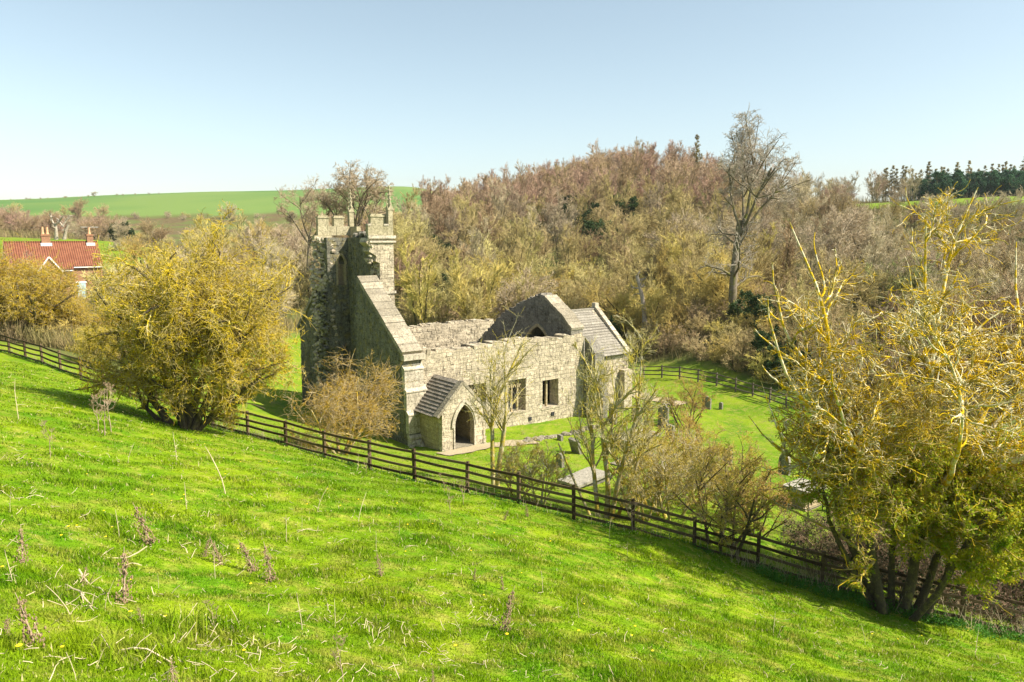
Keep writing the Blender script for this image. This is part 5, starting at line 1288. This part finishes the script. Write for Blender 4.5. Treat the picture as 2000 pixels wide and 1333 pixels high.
# conifers
def conifer(seed, H_, w, n, twig, needles, size):
    rg = np.random.default_rng(seed)
    lv = [dict(K=9, gnarl=.01, s=5, tipr=.1), dict(n=n, ang=80, angv=8, len=w, K=5, gnarl=.06, rr=.25, t0=.12, taper=.92, up=.03, s=3, rmin=.02), dict(n=10, ang=50, len=.35, K=3, gnarl=.15, rr=.6, rmin=.02, t0=.1)]
    return tree_mesh(seed, [((0, 0, -.4), (0, 0, 1), H_, .22)], lv, split=1, leaves=dict(n=needles, size=size, spread=.14, flat=.6), r_end=.02)
pines = [conifer(41 + i, 8.5 + i * .7, .42, 70, 0, 16000, .2) for i in range(3)]
larches = [conifer(51 + i, 12 + i * 1.5, .24, 64, 0, 3600, .13) for i in range(2)]
# dark evergreen shrubs among the wood
ivy = tree_mesh(61, up_stems(rng_, 5, .5, 4.5, .1, .5), [dict(K=5, gnarl=.1, s=4), dict(n=10, ang=45, len=.5, K=4, gnarl=.2, rr=.5, t0=.1), dict(n=8, ang=45, len=.5, K=3, gnarl=.25, rr=.6, rmin=.02)], split=1, env=((0, 0, 3), (2.4, 2.4, 3)), leaves=dict(n=9000, size=.09, spread=.1), r_end=.02)
rp = []
for q_ in ivy:
    q2 = q_.copy(); q2.materials.clear(); rp.append(q2)
rg = np.random.default_rng(9)
k = 0
for px in np.arange(1788, 2060, 11):
    for Yb in (266, 280):
        Y = Yb + rg.uniform(-4, 6); s_ = rg.uniform(1.0, 1.35) * (.8 if px < 1810 else 1) * (1.75 if k % 3 else .9); x = (px + rg.uniform(-4, 4) - 1000) / FPX * Y
        e = tree("pine_tree", (x, Y, gz(x, Y) - .3), pines[k % 3] if k % 3 == 0 else rp, (M['wood_trunk'], M['wood_trunk'], M['pine_leaf']), "%s dark green pine in the %s row above the small green field, %s" % ("tall" if s_ > 1.17 else "short", "front" if Yb == 266 else "back", "left end" if px < 1850 else "middle" if px < 1930 else "right end"), "pine tree", "pines above the small green field", rz=k * 1.1, s=s_); k += 1
for px in np.arange(1700, 2060, 9.0):
    Y = 298 + rg.uniform(-8, 10); s_ = rg.uniform(.82, 1.1); x = (px + rg.uniform(-4, 4) - 1000) / FPX * Y
    tree("larch_tree", (x, Y, gz(x, Y) + .5), larches[k % 2], (M['wood_trunk'], M['brown_twig'], M['larch_leaf']), "%s pale feathery larch on the skyline, %s" % ("tall" if s_ > .96 else "short", "left of the pines" if px < 1780 else "behind the left pines" if px < 1850 else "behind the middle pines" if px < 1930 else "behind the right pines"), "larch tree", "larches on the skyline behind the pines", rz=k * 1.1, s=s_); k += 1
p = gpx(1352, 236); tree("larch_tree", p, larches[1], (M['wood_trunk'], M['brown_twig'], M['larch_leaf']), "lone straggly larch sticking up on the hilltop left of the ash", "larch tree", s=1.15)
for px, Y, s_, lb in [(838, 215, .62, "dark evergreen at the left end of the wooded hill"), (853, 218, .6, "second evergreen close beside it at the left end of the wooded hill"), (955, 245, .62, "small dark evergreen near the skyline left of the hilltop"), (1052, 243, .66, "tiny evergreen point on the skyline of the hill")]:
    tree("fir_tree", gpx(px, Y), pines[0], (M['wood_trunk'], M['wood_trunk'], M['dark_leaf']), lb, "evergreen tree", s=s_)
# far lone tree on the horizon
ms = kindmesh('round', 0, 'grey_twig'); e = empty("bare_tree", gpx(198, 640)); e.scale = (.75, .75, .5); tag(e, "tiny lone tree on the far horizon of the green field", "tree"); link("crown", ms[1], None, e); link("trunk", ms[0], None, e)
for i, (px, Y, s_) in enumerate([(1130, 150, 1.6), (1165, 135, 1.5), (1100, 165, 1.4), (1215, 160, 1.3), (880, 100, 1.1), (1180, 84, .9), (1090, 84, .8), (1510, 66, .9), (1470, 74, 1.0), (1550, 62, .8), (870, 128, 1.3), (520, 118, 1.1), (245, 190, 1.3), (1790, 70, 1.1), (1440, 150, 1.2)]):
    tree("evergreen_shrub", gpx(px, Y), ivy, (M['wood_trunk'], M['wood_trunk'], M['dark_leaf']), "dark ivy-clad shrub in the wood %s" % PLACES[int(np.searchsorted(PL_X, px))], "bush", "dark ivy-clad shrubs in the wood", rz=i, s=s_)
# undergrowth: uncountable upright stems and twigs over the valley floor and hillside
def undergrowth(n, seed):
    rg = np.random.default_rng(seed); Y = 50 + 230 * rg.random(n * 3) ** 1.6; px = rg.uniform(-150, 2150, n * 3); x = (px - 1000) / FPX * Y
    z = zones(x, Y)[:, 1] > .6
    x, Y = x[z][:n], Y[z][:n]; n = len(x); g = hgt(np.stack([x, Y], 1))
    h = rg.uniform(.3, 1.5, n) * (1 + Y / 260); w = .012 + Y * .00016
    a = rg.uniform(0, 6.28, n); t = rg.uniform(0, .6, n); K = 3
    base = np.stack([x, Y, g - .1], 1); d = np.stack([np.cos(a) * np.sin(t), np.sin(a) * np.sin(t), np.cos(t)], 1); s_ = np.stack([-np.sin(a), np.cos(a), 0 * a], 1)
    a2 = rg.uniform(0, 6.28, n); s_ = np.stack([np.cos(a2), np.sin(a2), 0 * a], 1)
    V = np.stack([base - s_ * w[:, None], base + s_ * w[:, None], base + d * h[:, None] + s_ * w[:, None] * .4, base + d * h[:, None] - s_ * w[:, None] * .4], 1).reshape(-1, 3)
    o = link("undergrowth", mesh_np("undergrowth", V, quads=np.arange(n * 4).reshape(n, 4)), M['under']); tag(o, kind="stuff")
M['under'] = bark("dry undergrowth", (.26, .20, .095), (.17, .155, .06), (.22, .16, .10), .35, .42, .58, 0)
undergrowth(170000, 4)
# ------------------------------------------------------------------ pasture grass (real blades, thinner with distance)
def grass(n, seed, r0, r1, side, name, hs=(.035, .095), mat='grass', az=(-42, 42), cond=None, lean=.5, wk=1.0, straw=None):
    rg = np.random.default_rng(seed); N_ = int(n * 2.6)
    r = r0 * np.exp(rg.random(N_) ** .85 * math.log(r1 / r0)); a = np.radians(rg.uniform(*az, N_)); x = np.sin(a) * r; y = np.cos(a) * r
    s_ = fence_side(x, y); k = (s_ < .5) if side < 0 else (s_ > -.2)
    if cond is not None: k &= cond(x, y)
    # clumpy: keep more blades where tussocks are
    cl = .5 + .5 * np.sin(x * 1.7 + 2 * np.sin(y * .9)) * np.sin(y * 1.9 + 1.5 * np.sin(x * 1.1 + 1))
    cl2 = .5 + .5 * np.sin(x * 5.1 + y * 2.3) * np.sin(y * 4.7 - x * 1.9 + 2)
    k &= rg.random(N_) < .45 + .35 * cl + .2 * cl2
    x, y, r, cl, cl2 = x[k][:n], y[k][:n], r[k][:n], cl[k][:n], cl2[k][:n]; n = len(x); g = hgt(np.stack([x, y], 1))
    h = rg.uniform(hs[0], hs[1], n) * (.42 + 1.15 * cl ** 3 + .5 * cl2 ** 2) ; w = (.0028 + .00042 * r) * rg.uniform(.6, 1.3, n) * wk
    az_ = rg.uniform(0, 6.28, n); fa = rg.uniform(0, 6.28, n); ln = rg.uniform(.05, lean, n) * (1 + .5 * cl2); ld = fa + 1.2
    U = np.stack([np.cos(az_), np.sin(az_), 0 * az_], 1) * w[:, None]; D = np.stack([np.cos(ld), np.sin(ld), 0 * ld], 1)
    B0 = np.stack([x, y, g - .012], 1); M0 = B0 + np.array([0, 0, 1]) * (h * .55)[:, None] + D * (h * ln * .35)[:, None]; T0 = B0 + np.array([0, 0, 1]) * (h * (1 - .25 * ln))[:, None] + D * (h * ln * 1.3)[:, None]
    V = np.stack([B0 - U, B0 + U, M0 + U * .75, M0 - U * .75, T0], 1).reshape(-1, 3)
    b0 = np.arange(n)[:, None] * 5
    t = rg.random(n) if straw is None else np.where(rg.random(n) < straw, .99, rg.random(n) * .95)
    o = link(name, mesh_np(name, V, quads=b0 + np.array([[0, 1, 2, 3]]), tris=b0 + np.array([[3, 2, 4]]), attrs={"tone": np.repeat(t, 5)}), M[mat])
    tag(o, kind="stuff"); return o
grass(620000, 1, 3.2, 50, -1, "pasture_grass")
grass(60000, 2, 20, 48, 1, "churchyard_grass", hs=(.03, .07), wk=.8)
# coarse dark tussocks
rg_ = np.random.default_rng(3); TU = np.array([[onground(px, py, 2)[0], onground(px, py, 2)[1]] for px, py in [(430, 1240), (250, 1240), (1540, 1250), (1240, 1180), (60, 1010), (700, 1180), (1930, 1260), (1830, 1225), (560, 990), (1010, 1290), (420, 1010), (1500, 1120), (900, 1130), (1680, 1290), (330, 1310)]])
def near_tu(x, y): return (np.min(np.hypot(x[:, None] - TU[:, 0], y[:, None] - TU[:, 1]), axis=1) < .45 + y * .02)
grass(30000, 4, 3.2, 30, -1, "grass_tussocks", hs=(.14, .26), cond=near_tu, lean=.6, straw=.02)
# ------------------------------------------------------------------ dry stalks standing and lying in the pasture
def stem_pts(r, h, bend, n=7):
    a = r.uniform(0, 6.28); return [(math.cos(a) * bend * (i / (n - 1)) ** 1.6 * h + r.uniform(-.006, .006), math.sin(a) * bend * (i / (n - 1)) ** 1.6 * h + r.uniform(-.006, .006), -.04 + (h + .04) * i / (n - 1)) for i in range(n)]
def dock(seed):      # upright brown dock with clotted seed heads
    r = random.Random(seed); h = 1.0; b = MB(seed); s_ = MB(seed + 1); pts = stem_pts(r, h, .12); b.tube(pts, [.02, .019, .018, .015, .012, .008, .005], 5)
    for i in range(170):
        t = .08 + .8 * r.random() ** 1.5; k = t * 6; i0 = min(int(k), 5); p = Vector(pts[i0]).lerp(Vector(pts[i0 + 1]), k - i0); w = .085 * (1 - t * .75)
        q = p + Vector((r.gauss(0, w), r.gauss(0, w), r.uniform(-.02, .03))); z = r.uniform(.016, .038); s_.rock(q, z, z, z * r.uniform(.8, 1.6))
    for i in range(5):
        t = r.uniform(.2, .7); p = Vector(pts[int(t * 6)]); a = r.uniform(0, 6.28); b.tube([p, p + Vector((math.cos(a) * .08, math.sin(a) * .08, .07)), p + Vector((math.cos(a) * .12, math.sin(a) * .12, .18))], [.006, .005, .003], 4)
    return b, s_
def straw(seed, up):
    r = random.Random(seed); b = MB(seed)
    if up: pts = stem_pts(r, 1.0, r.uniform(.05, .5))
    else:
        n = 7; k = r.uniform(-.35, .35); pts = [(i / 6 - .5, k * math.sin(i / 6 * 3) * .35 + r.uniform(-.01, .01), .05 + .07 * math.sin(i * 1.1 + seed)) for i in range(n)]
    b.tube(pts, [.012, .0115, .011, .0105, .01, .008, .005], 5)
    for i in range(r.randint(1, 4)):
        p = Vector(pts[r.randint(1, 5)]); d = Vector((r.uniform(-1, 1), r.uniform(-1, 1), r.uniform(0, .8))).normalized(); L = r.uniform(.08, .3)
        b.tube([p, p + d * L * .5, p + d * L + Vector((0, 0, -.02))], [.009, .007, .004], 4)
    return b
def umbel(seed):     # branching hogweed skeleton
    r = random.Random(seed); b = MB(seed); s_ = MB(seed + 1); pts = stem_pts(r, .62, .12); b.tube(pts, [.011] * 4 + [.009, .008, .007], 5)
    for j in range(5):
        p = Vector(pts[3 + min(j, 3)]); a = j * 1.3 + r.random(); e = p + Vector((math.cos(a) * r.uniform(.08, .2), math.sin(a) * r.uniform(.08, .2), r.uniform(.15, .4))); b.tube([p, p.lerp(e, .5) + Vector((math.cos(a) * .03, math.sin(a) * .03, -.02)), e], [.006, .005, .004], 4)
        for q in range(11):
            a2 = q * .57; f = e + Vector((math.cos(a2) * r.uniform(.03, .09), math.sin(a2) * r.uniform(.03, .09), r.uniform(.05, .1))); b.tube([e, f], [.003, .002], 3, cap=False)
            for w in range(3): s_.rock(f + Vector((r.uniform(-.015, .015), r.uniform(-.015, .015), .01)), .012, .012, .012)
    return b, s_
proto = {}
def mesh_of(mb, name, mat):
    o = mb.build(name, mat); me_ = o.data; bpy.data.objects.remove(o); return me_
def stalk(kind, i, px, py, h, label, group, lean=None):
    """h: height of the stalk in photo pixels; its base stands at px, py"""
    p = onground(px, py, 2); s_ = h / FPX * p[1] * 1.02
    e = empty(kind, p, random.Random(px * 7 + py).uniform(0, 6.28), s_); tag(e, label, "dry stalk", group)
    if lean: e.rotation_euler = (lean[0], lean[1], e.rotation_euler[2])
    if (kind, i) not in proto:
        if kind == 'dock_stalk': b, q = dock(500 + i * 7); o = [mesh_of(b, "stem", M['stem_brown']), mesh_of(q, "seed_head", M['seed'])]
        elif kind == 'hogweed_skeleton': b, q = umbel(600 + i * 7); o = [mesh_of(b, "stem", M['stem_brown']), mesh_of(q, "seed_head", M['seed'])]
        elif kind == 'fallen_stalk': o = [mesh_of(straw(700 + i * 3, False), "stem", M['straw'])]
        else: o = [mesh_of(straw(800 + i * 3, True), "stem", M['straw'])]
        proto[(kind, i)] = o
    for nm, me_ in zip(("stem", "seed_head"), proto[(kind, i)]): link(nm, me_, None, e)
    return e
docks = [(530,1138,82,"darkest tall dock stalk with clotted brown seed heads, right end of the row of three"),(497,1118,78,"tall dock stalk in the middle of the row of three"),(432,1102,64,"stout dock stalk at the left end of the row of three"),
 (400,1088,40,"short dock stalk left of the row of three"),(295,1066,100,"slender dock stalk standing alone above the fallen stems"),(985,1235,92,"tall conical dock stalk alone in the middle of the lower pasture"),(745,1127,50,"small dark dock stalk in the centre of the pasture"),
 (925,1133,30,"tiny dock stalk on a dark tussock right of centre"),(982,1152,32,"second tiny dock stalk above the tall conical one"),(45,1100,75,"leaning dock stalk near the left edge"),(70,1268,130,"tall pale stem with ragged brown lower half at lower left"),(15,1255,60,"clotted dock stalk cut by the left edge"),
 (160,1145,48,"thin dock stalk between fallen stems at left"),(242,1178,110,"tall thin reddish dock stalk at left centre"),(340,1345,62,"pale clotted dock stalk at the bottom edge"),(278,1220,40,"short brown stub among the fallen stems"),(845,1345,40,"dock stalk cut by the bottom edge near the centre"),(985,1012+5,25,"stub of a dock stalk near the fence"),(1030,1010,30,"brown stub close under the fence")]
for j, (px, py, h, lb) in enumerate(docks): stalk('dock_stalk', j % 4, px, py, h * 1.02, lb, "dry dock stalks in the pasture", lean=(random.Random(j).uniform(-.3, .3), random.Random(j + 50).uniform(-.3, .3)))
umb = [(98,893,70,"forked hogweed skeleton with a hazy head on the left slope"),(193,845,78,"left stem of the hogweed trio below the fence"),(205,850,95,"middle stem of the hogweed trio below the fence"),(218,846,88,"right stem of the hogweed trio below the fence"),(297,815,48,"pale hogweed stem beside the trunk of the wide rounded thorn"),
 (905,985,52,"hogweed head against the fence rails"),(868,965,40,"hogweed stem left of the leaning straw by the fence"),(715,925,38,"small hogweed skeleton at the fence foot"),(1235,1040,66,"reddish dead stem against a fence post"),(880,1005,48,"leaning pale hogweed below the fence"),(420,1235,70,"thin dark hogweed stem in the lower pasture"),(670,1333,110,"tall wiry hogweed stem at the bottom edge")]
for j, (px, py, h, lb) in enumerate(umb): stalk('hogweed_skeleton', j % 3, px, py, h, lb, "hogweed skeletons in the pasture")
upr = [(440,965,98),(365,1000,60),(700,1020,55),(700,915,30),(233,1050,60),(205,1190,60),(25,1145,80),(140,1210,85),(590,1040,35),(735,1075,40),(20,1000,50),(760,1250,30),(1060,1160,40),(420,1130,60),(310,1150,34),(470,1232,60),(590,1230,80),(655,1225,50),(1350,1265,30),(1510,1240,50),(1690,1260,40),(1905,1280,60),(1560,1230,30),(1190,1050,40),(1225,1085,30),(250,905,40),(345,900,60),(620,1000,50),(30,780,40),(36,820,60),(900,1240,40),(1130,1210,50),(150,1333,60),(560,1060,60),(780,1045,35)]
for j, (px, py, h) in enumerate(upr): stalk('straw_stem', j % 5, px, py, h, "%s straw stem standing %s" % ("tall" if h > 75 else "short" if h < 45 else "mid-height", ("high on the left slope" if px < 260 and py < 1020 else "low on the left" if px < 260 else "left of the row of docks" if px < 430 else "between the row of docks and the conical dock" if px < 985 else "on the right below the fence")), "straw stems in the pasture")
fal = [(235,1095,110),(250,1110,60),(180,1150,140),(260,1280,170),(175,1190,150),(155,1170,150),(310,1165,75),(150,1215,80),(330,1060,50),(360,1075,80),(370,1090,60),(430,1105,45),(265,1060,70),(60,975,50),(20,970,60),(0,1130,60),(30,880,40),(600,1040,60),(790,1073,60),(830,1095,40),(660,1060,45),(100,1290,90),(90,1330,110),(1020,1255,50),(880,1300,60),(1050,1245,30),(950,1250,50),(720,1265,60),(520,1150,60),(480,1250,70),(560,1260,60),(70,1140,60),(210,1310,60),(640,1190,60),(350,1200,60),(880,1125,40),(1080,1190,40),(1300,1240,50),(1810,1260,50),(1600,1190,30),(480,880,30),(110,800,30),(320,1300,60),(1240,1290,40),(1440,1300,40),(760,1170,50),(690,1140,50),(540,1080,40),(300,1010,40),(160,1010,50)]
for j, (px, py, h) in enumerate(fal): stalk('fallen_stalk', j % 6, px, py, h, "%s bleached stalk lying %s" % ("long" if h > 80 else "short" if h < 50 else "medium", "low on the left" if px < 260 and py > 1100 else "high on the left slope" if px < 260 else "around the row of docks" if px < 700 else "in the middle of the pasture" if px < 1100 else "in the right part of the pasture"), "bleached stalks lying in the pasture", lean=(0, random.Random(j).uniform(-.25, .1)))
# short bits of straw and dead grass nobody could count
def litter(n, seed):
    rg = np.random.default_rng(seed); b = []; r = 5.5 * np.exp(rg.random(n * 3) * math.log(9)); a = np.radians(rg.uniform(-40, 40, n * 3)); x = np.sin(a) * r; y = np.cos(a) * r
    cl = np.sin(x * 1.1 + 2 * np.sin(y * .7)) * np.sin(y * 1.3 + x * .4); k = (fence_side(x, y) < .3) & (rg.random(n * 3) < .04 + .9 * np.clip(cl, 0, 1) ** 2.5 + .12 * (a < 0)); x, y, r = x[k][:n], y[k][:n], r[k][:n]; n = len(x); g = hgt(np.stack([x, y], 1))
    L = rg.uniform(.04, .15, n); an = rg.uniform(0, 6.28, n); d = np.stack([np.cos(an), np.sin(an), rg.uniform(-.1, .9, n)], 1) * L[:, None]; p0 = np.stack([x, y, g + rg.uniform(.03, .09, n)], 1); P_ = np.stack([p0, p0 + d * .5 + rg.normal(0, .012, (n, 3)), p0 + d], 1)
    V, Q_ = tubes(P_, np.full((n, 3), .0035) + r[:, None] * .0001, 3); o = link("straw_litter", mesh_np("straw_litter", V, quads=Q_), M['straw']); tag(o, kind="stuff")
litter(2300, 8)
# dandelions
dn = MB(90); dn.tube([(0, 0, 0), (0, 0, .07)], .004, 4); st_ = mesh_of(dn, "stem", M['nettle'])
dh = MB(91); dh.tube([(0, 0, .068), (0, 0, .082), (0, 0, .088)], [.012, .026, .014], 9); fl_ = mesh_of(dh, "flower", M['dandelion'])
rgd = np.random.default_rng(12); spots = [(150,1032),(134,1036),(219,1037),(207,1055),(465,1078),(490,1148),(297,972),(335,982),(355,980),(525,905),(540,906),(440,930),(400,870),(380,880),(920,1080),(1075,1062),(845,1028),(470,905),(965,1045),(1610,1115),(1240,1230),(1130,1240),(990,1248),(945,1168),(600,990),(120,1053),(1890,1235),(1955,1237),(1975,1240),(1800,1245),(60,900),(170,930),(640,960),(760,1010),(700,980)]
spots += [(rgd.uniform(0, 1900), rgd.uniform(900, 1300)) for _ in range(26)]
for px, py in spots:
    p = onground(px, py, 2)
    if fence_side(np.array([p[0]]), np.array([p[1]]))[0] > -.3: continue
    e = empty("dandelion", p, 0, rgd.uniform(.6, .95)); tag(e, "open yellow dandelion %s" % ("on the upper left slope" if p[0] < -3 and p[1] > 12 else "at lower left" if p[0] < -1.5 else "in the middle of the pasture" if p[0] < 3 else "near the foot of the fence at right"), "flower", "dandelions in the pasture"); link("stem", st_, None, e); link("flower", fl_, None, e)
# tall dry stems and nettles along the foot of the fence
def fence_strip(n, seed, t0, t1, off, h, mat, name, w=.006, lean=.25, leafy=False):
    rg = np.random.default_rng(seed); t = rg.uniform(t0, t1, n); F_ = np.array(FB); i = np.minimum(t.astype(int), len(F_) - 2); f = (t - i)[:, None]; p = F_[i] * (1 - f) + F_[i + 1] * f
    nrm = -nrm_(p * np.array([1, 1, 0])); p = p + nrm * rg.uniform(off[0], off[1], n)[:, None]; g = hgt(p[:, :2]); p[:, 2] = g - .05
    hh = rg.uniform(h[0], h[1], n); a = rg.uniform(0, 6.28, n); d = np.stack([np.cos(a) * lean * rg.random(n), np.sin(a) * lean * rg.random(n), np.ones(n)], 1) * hh[:, None]
    if not leafy:
        P_ = np.stack([p, p + d * .5 + rg.normal(0, .01, (n, 3)), p + d], 1); V, Q_ = tubes(P_, np.stack([np.full(n, w), np.full(n, w * .8), np.full(n, w * .4)], 1), 3); me_ = mesh_np(name, V, quads=Q_)
    else:
        m_ = n * 14; bi = np.repeat(np.arange(n), 14); q = p[bi] + d[bi] * rg.uniform(.1, 1, m_)[:, None] + rg.normal(0, .05, (m_, 3)); a_ = nrm_(rg.normal(0, 1, (m_, 3)) + [0, 0, .6]); b_ = nrm_(np.cross(a_, rg.normal(0, 1, (m_, 3)))); c_ = np.cross(a_, b_); s_ = rg.uniform(.02, .045, m_)[:, None]
        V = np.stack([q - b_ * s_, q + c_ * s_ * .5, q + b_ * s_, q - c_ * s_ * .5], 1).reshape(-1, 3); me_ = mesh_np(name, V, quads=np.arange(m_ * 4).reshape(m_, 4))
    o = link(name, me_, M[mat]); tag(o, kind="stuff")
fence_strip(500, 1, 0, len(FB) - 1.2, (-.4, .35), (.15, .55), 'straw', "dead_grass_stems")
fence_strip(220, 2, 21.6, 23.3, (-.5, .6), (.15, .8), 'straw', "dead_grass_stems", lean=.8)
fence_strip(330, 3, 24.0, 26.9, (-.4, .8), (.15, .9), 'straw', "dead_grass_stems", lean=.8)
fence_strip(240, 4, 9.5, 12.5, (-.2, .35), (.2, .6), 'straw', "dead_grass_stems", lean=.35)
fence_strip(900, 5, 22.0, 26.9, (.15, 1.3), (.12, .38), 'nettle', "nettle_patch", leafy=True, lean=.3)
fence_strip(1200, 6, 0, 26, (-.3, .5), (.05, .2), 'nettle', "low_weeds", leafy=True, lean=.4)

# ------------------------------------------------------------------ the air between here and the far hills
hz = MB(1); hz.box(-1450, 1450, -1450, 1450, -60, 62)
hm = bpy.data.materials.new("haze"); hm.use_nodes = True; ht = hm.node_tree
for n_ in list(ht.nodes):
    if n_.type == 'BSDF_PRINCIPLED': ht.nodes.remove(n_)
pv = ht.nodes.new("ShaderNodeVolumePrincipled"); pv.inputs["Color"].default_value = (.86, .93, 1.0, 1); pv.inputs["Density"].default_value = .0001; pv.inputs["Anisotropy"].default_value = .2
ht.links.new(pv.outputs[0], ht.nodes["Material Output"].inputs["Volume"])
ho = hz.build("haze", hm); tag(ho, kind="stuff")
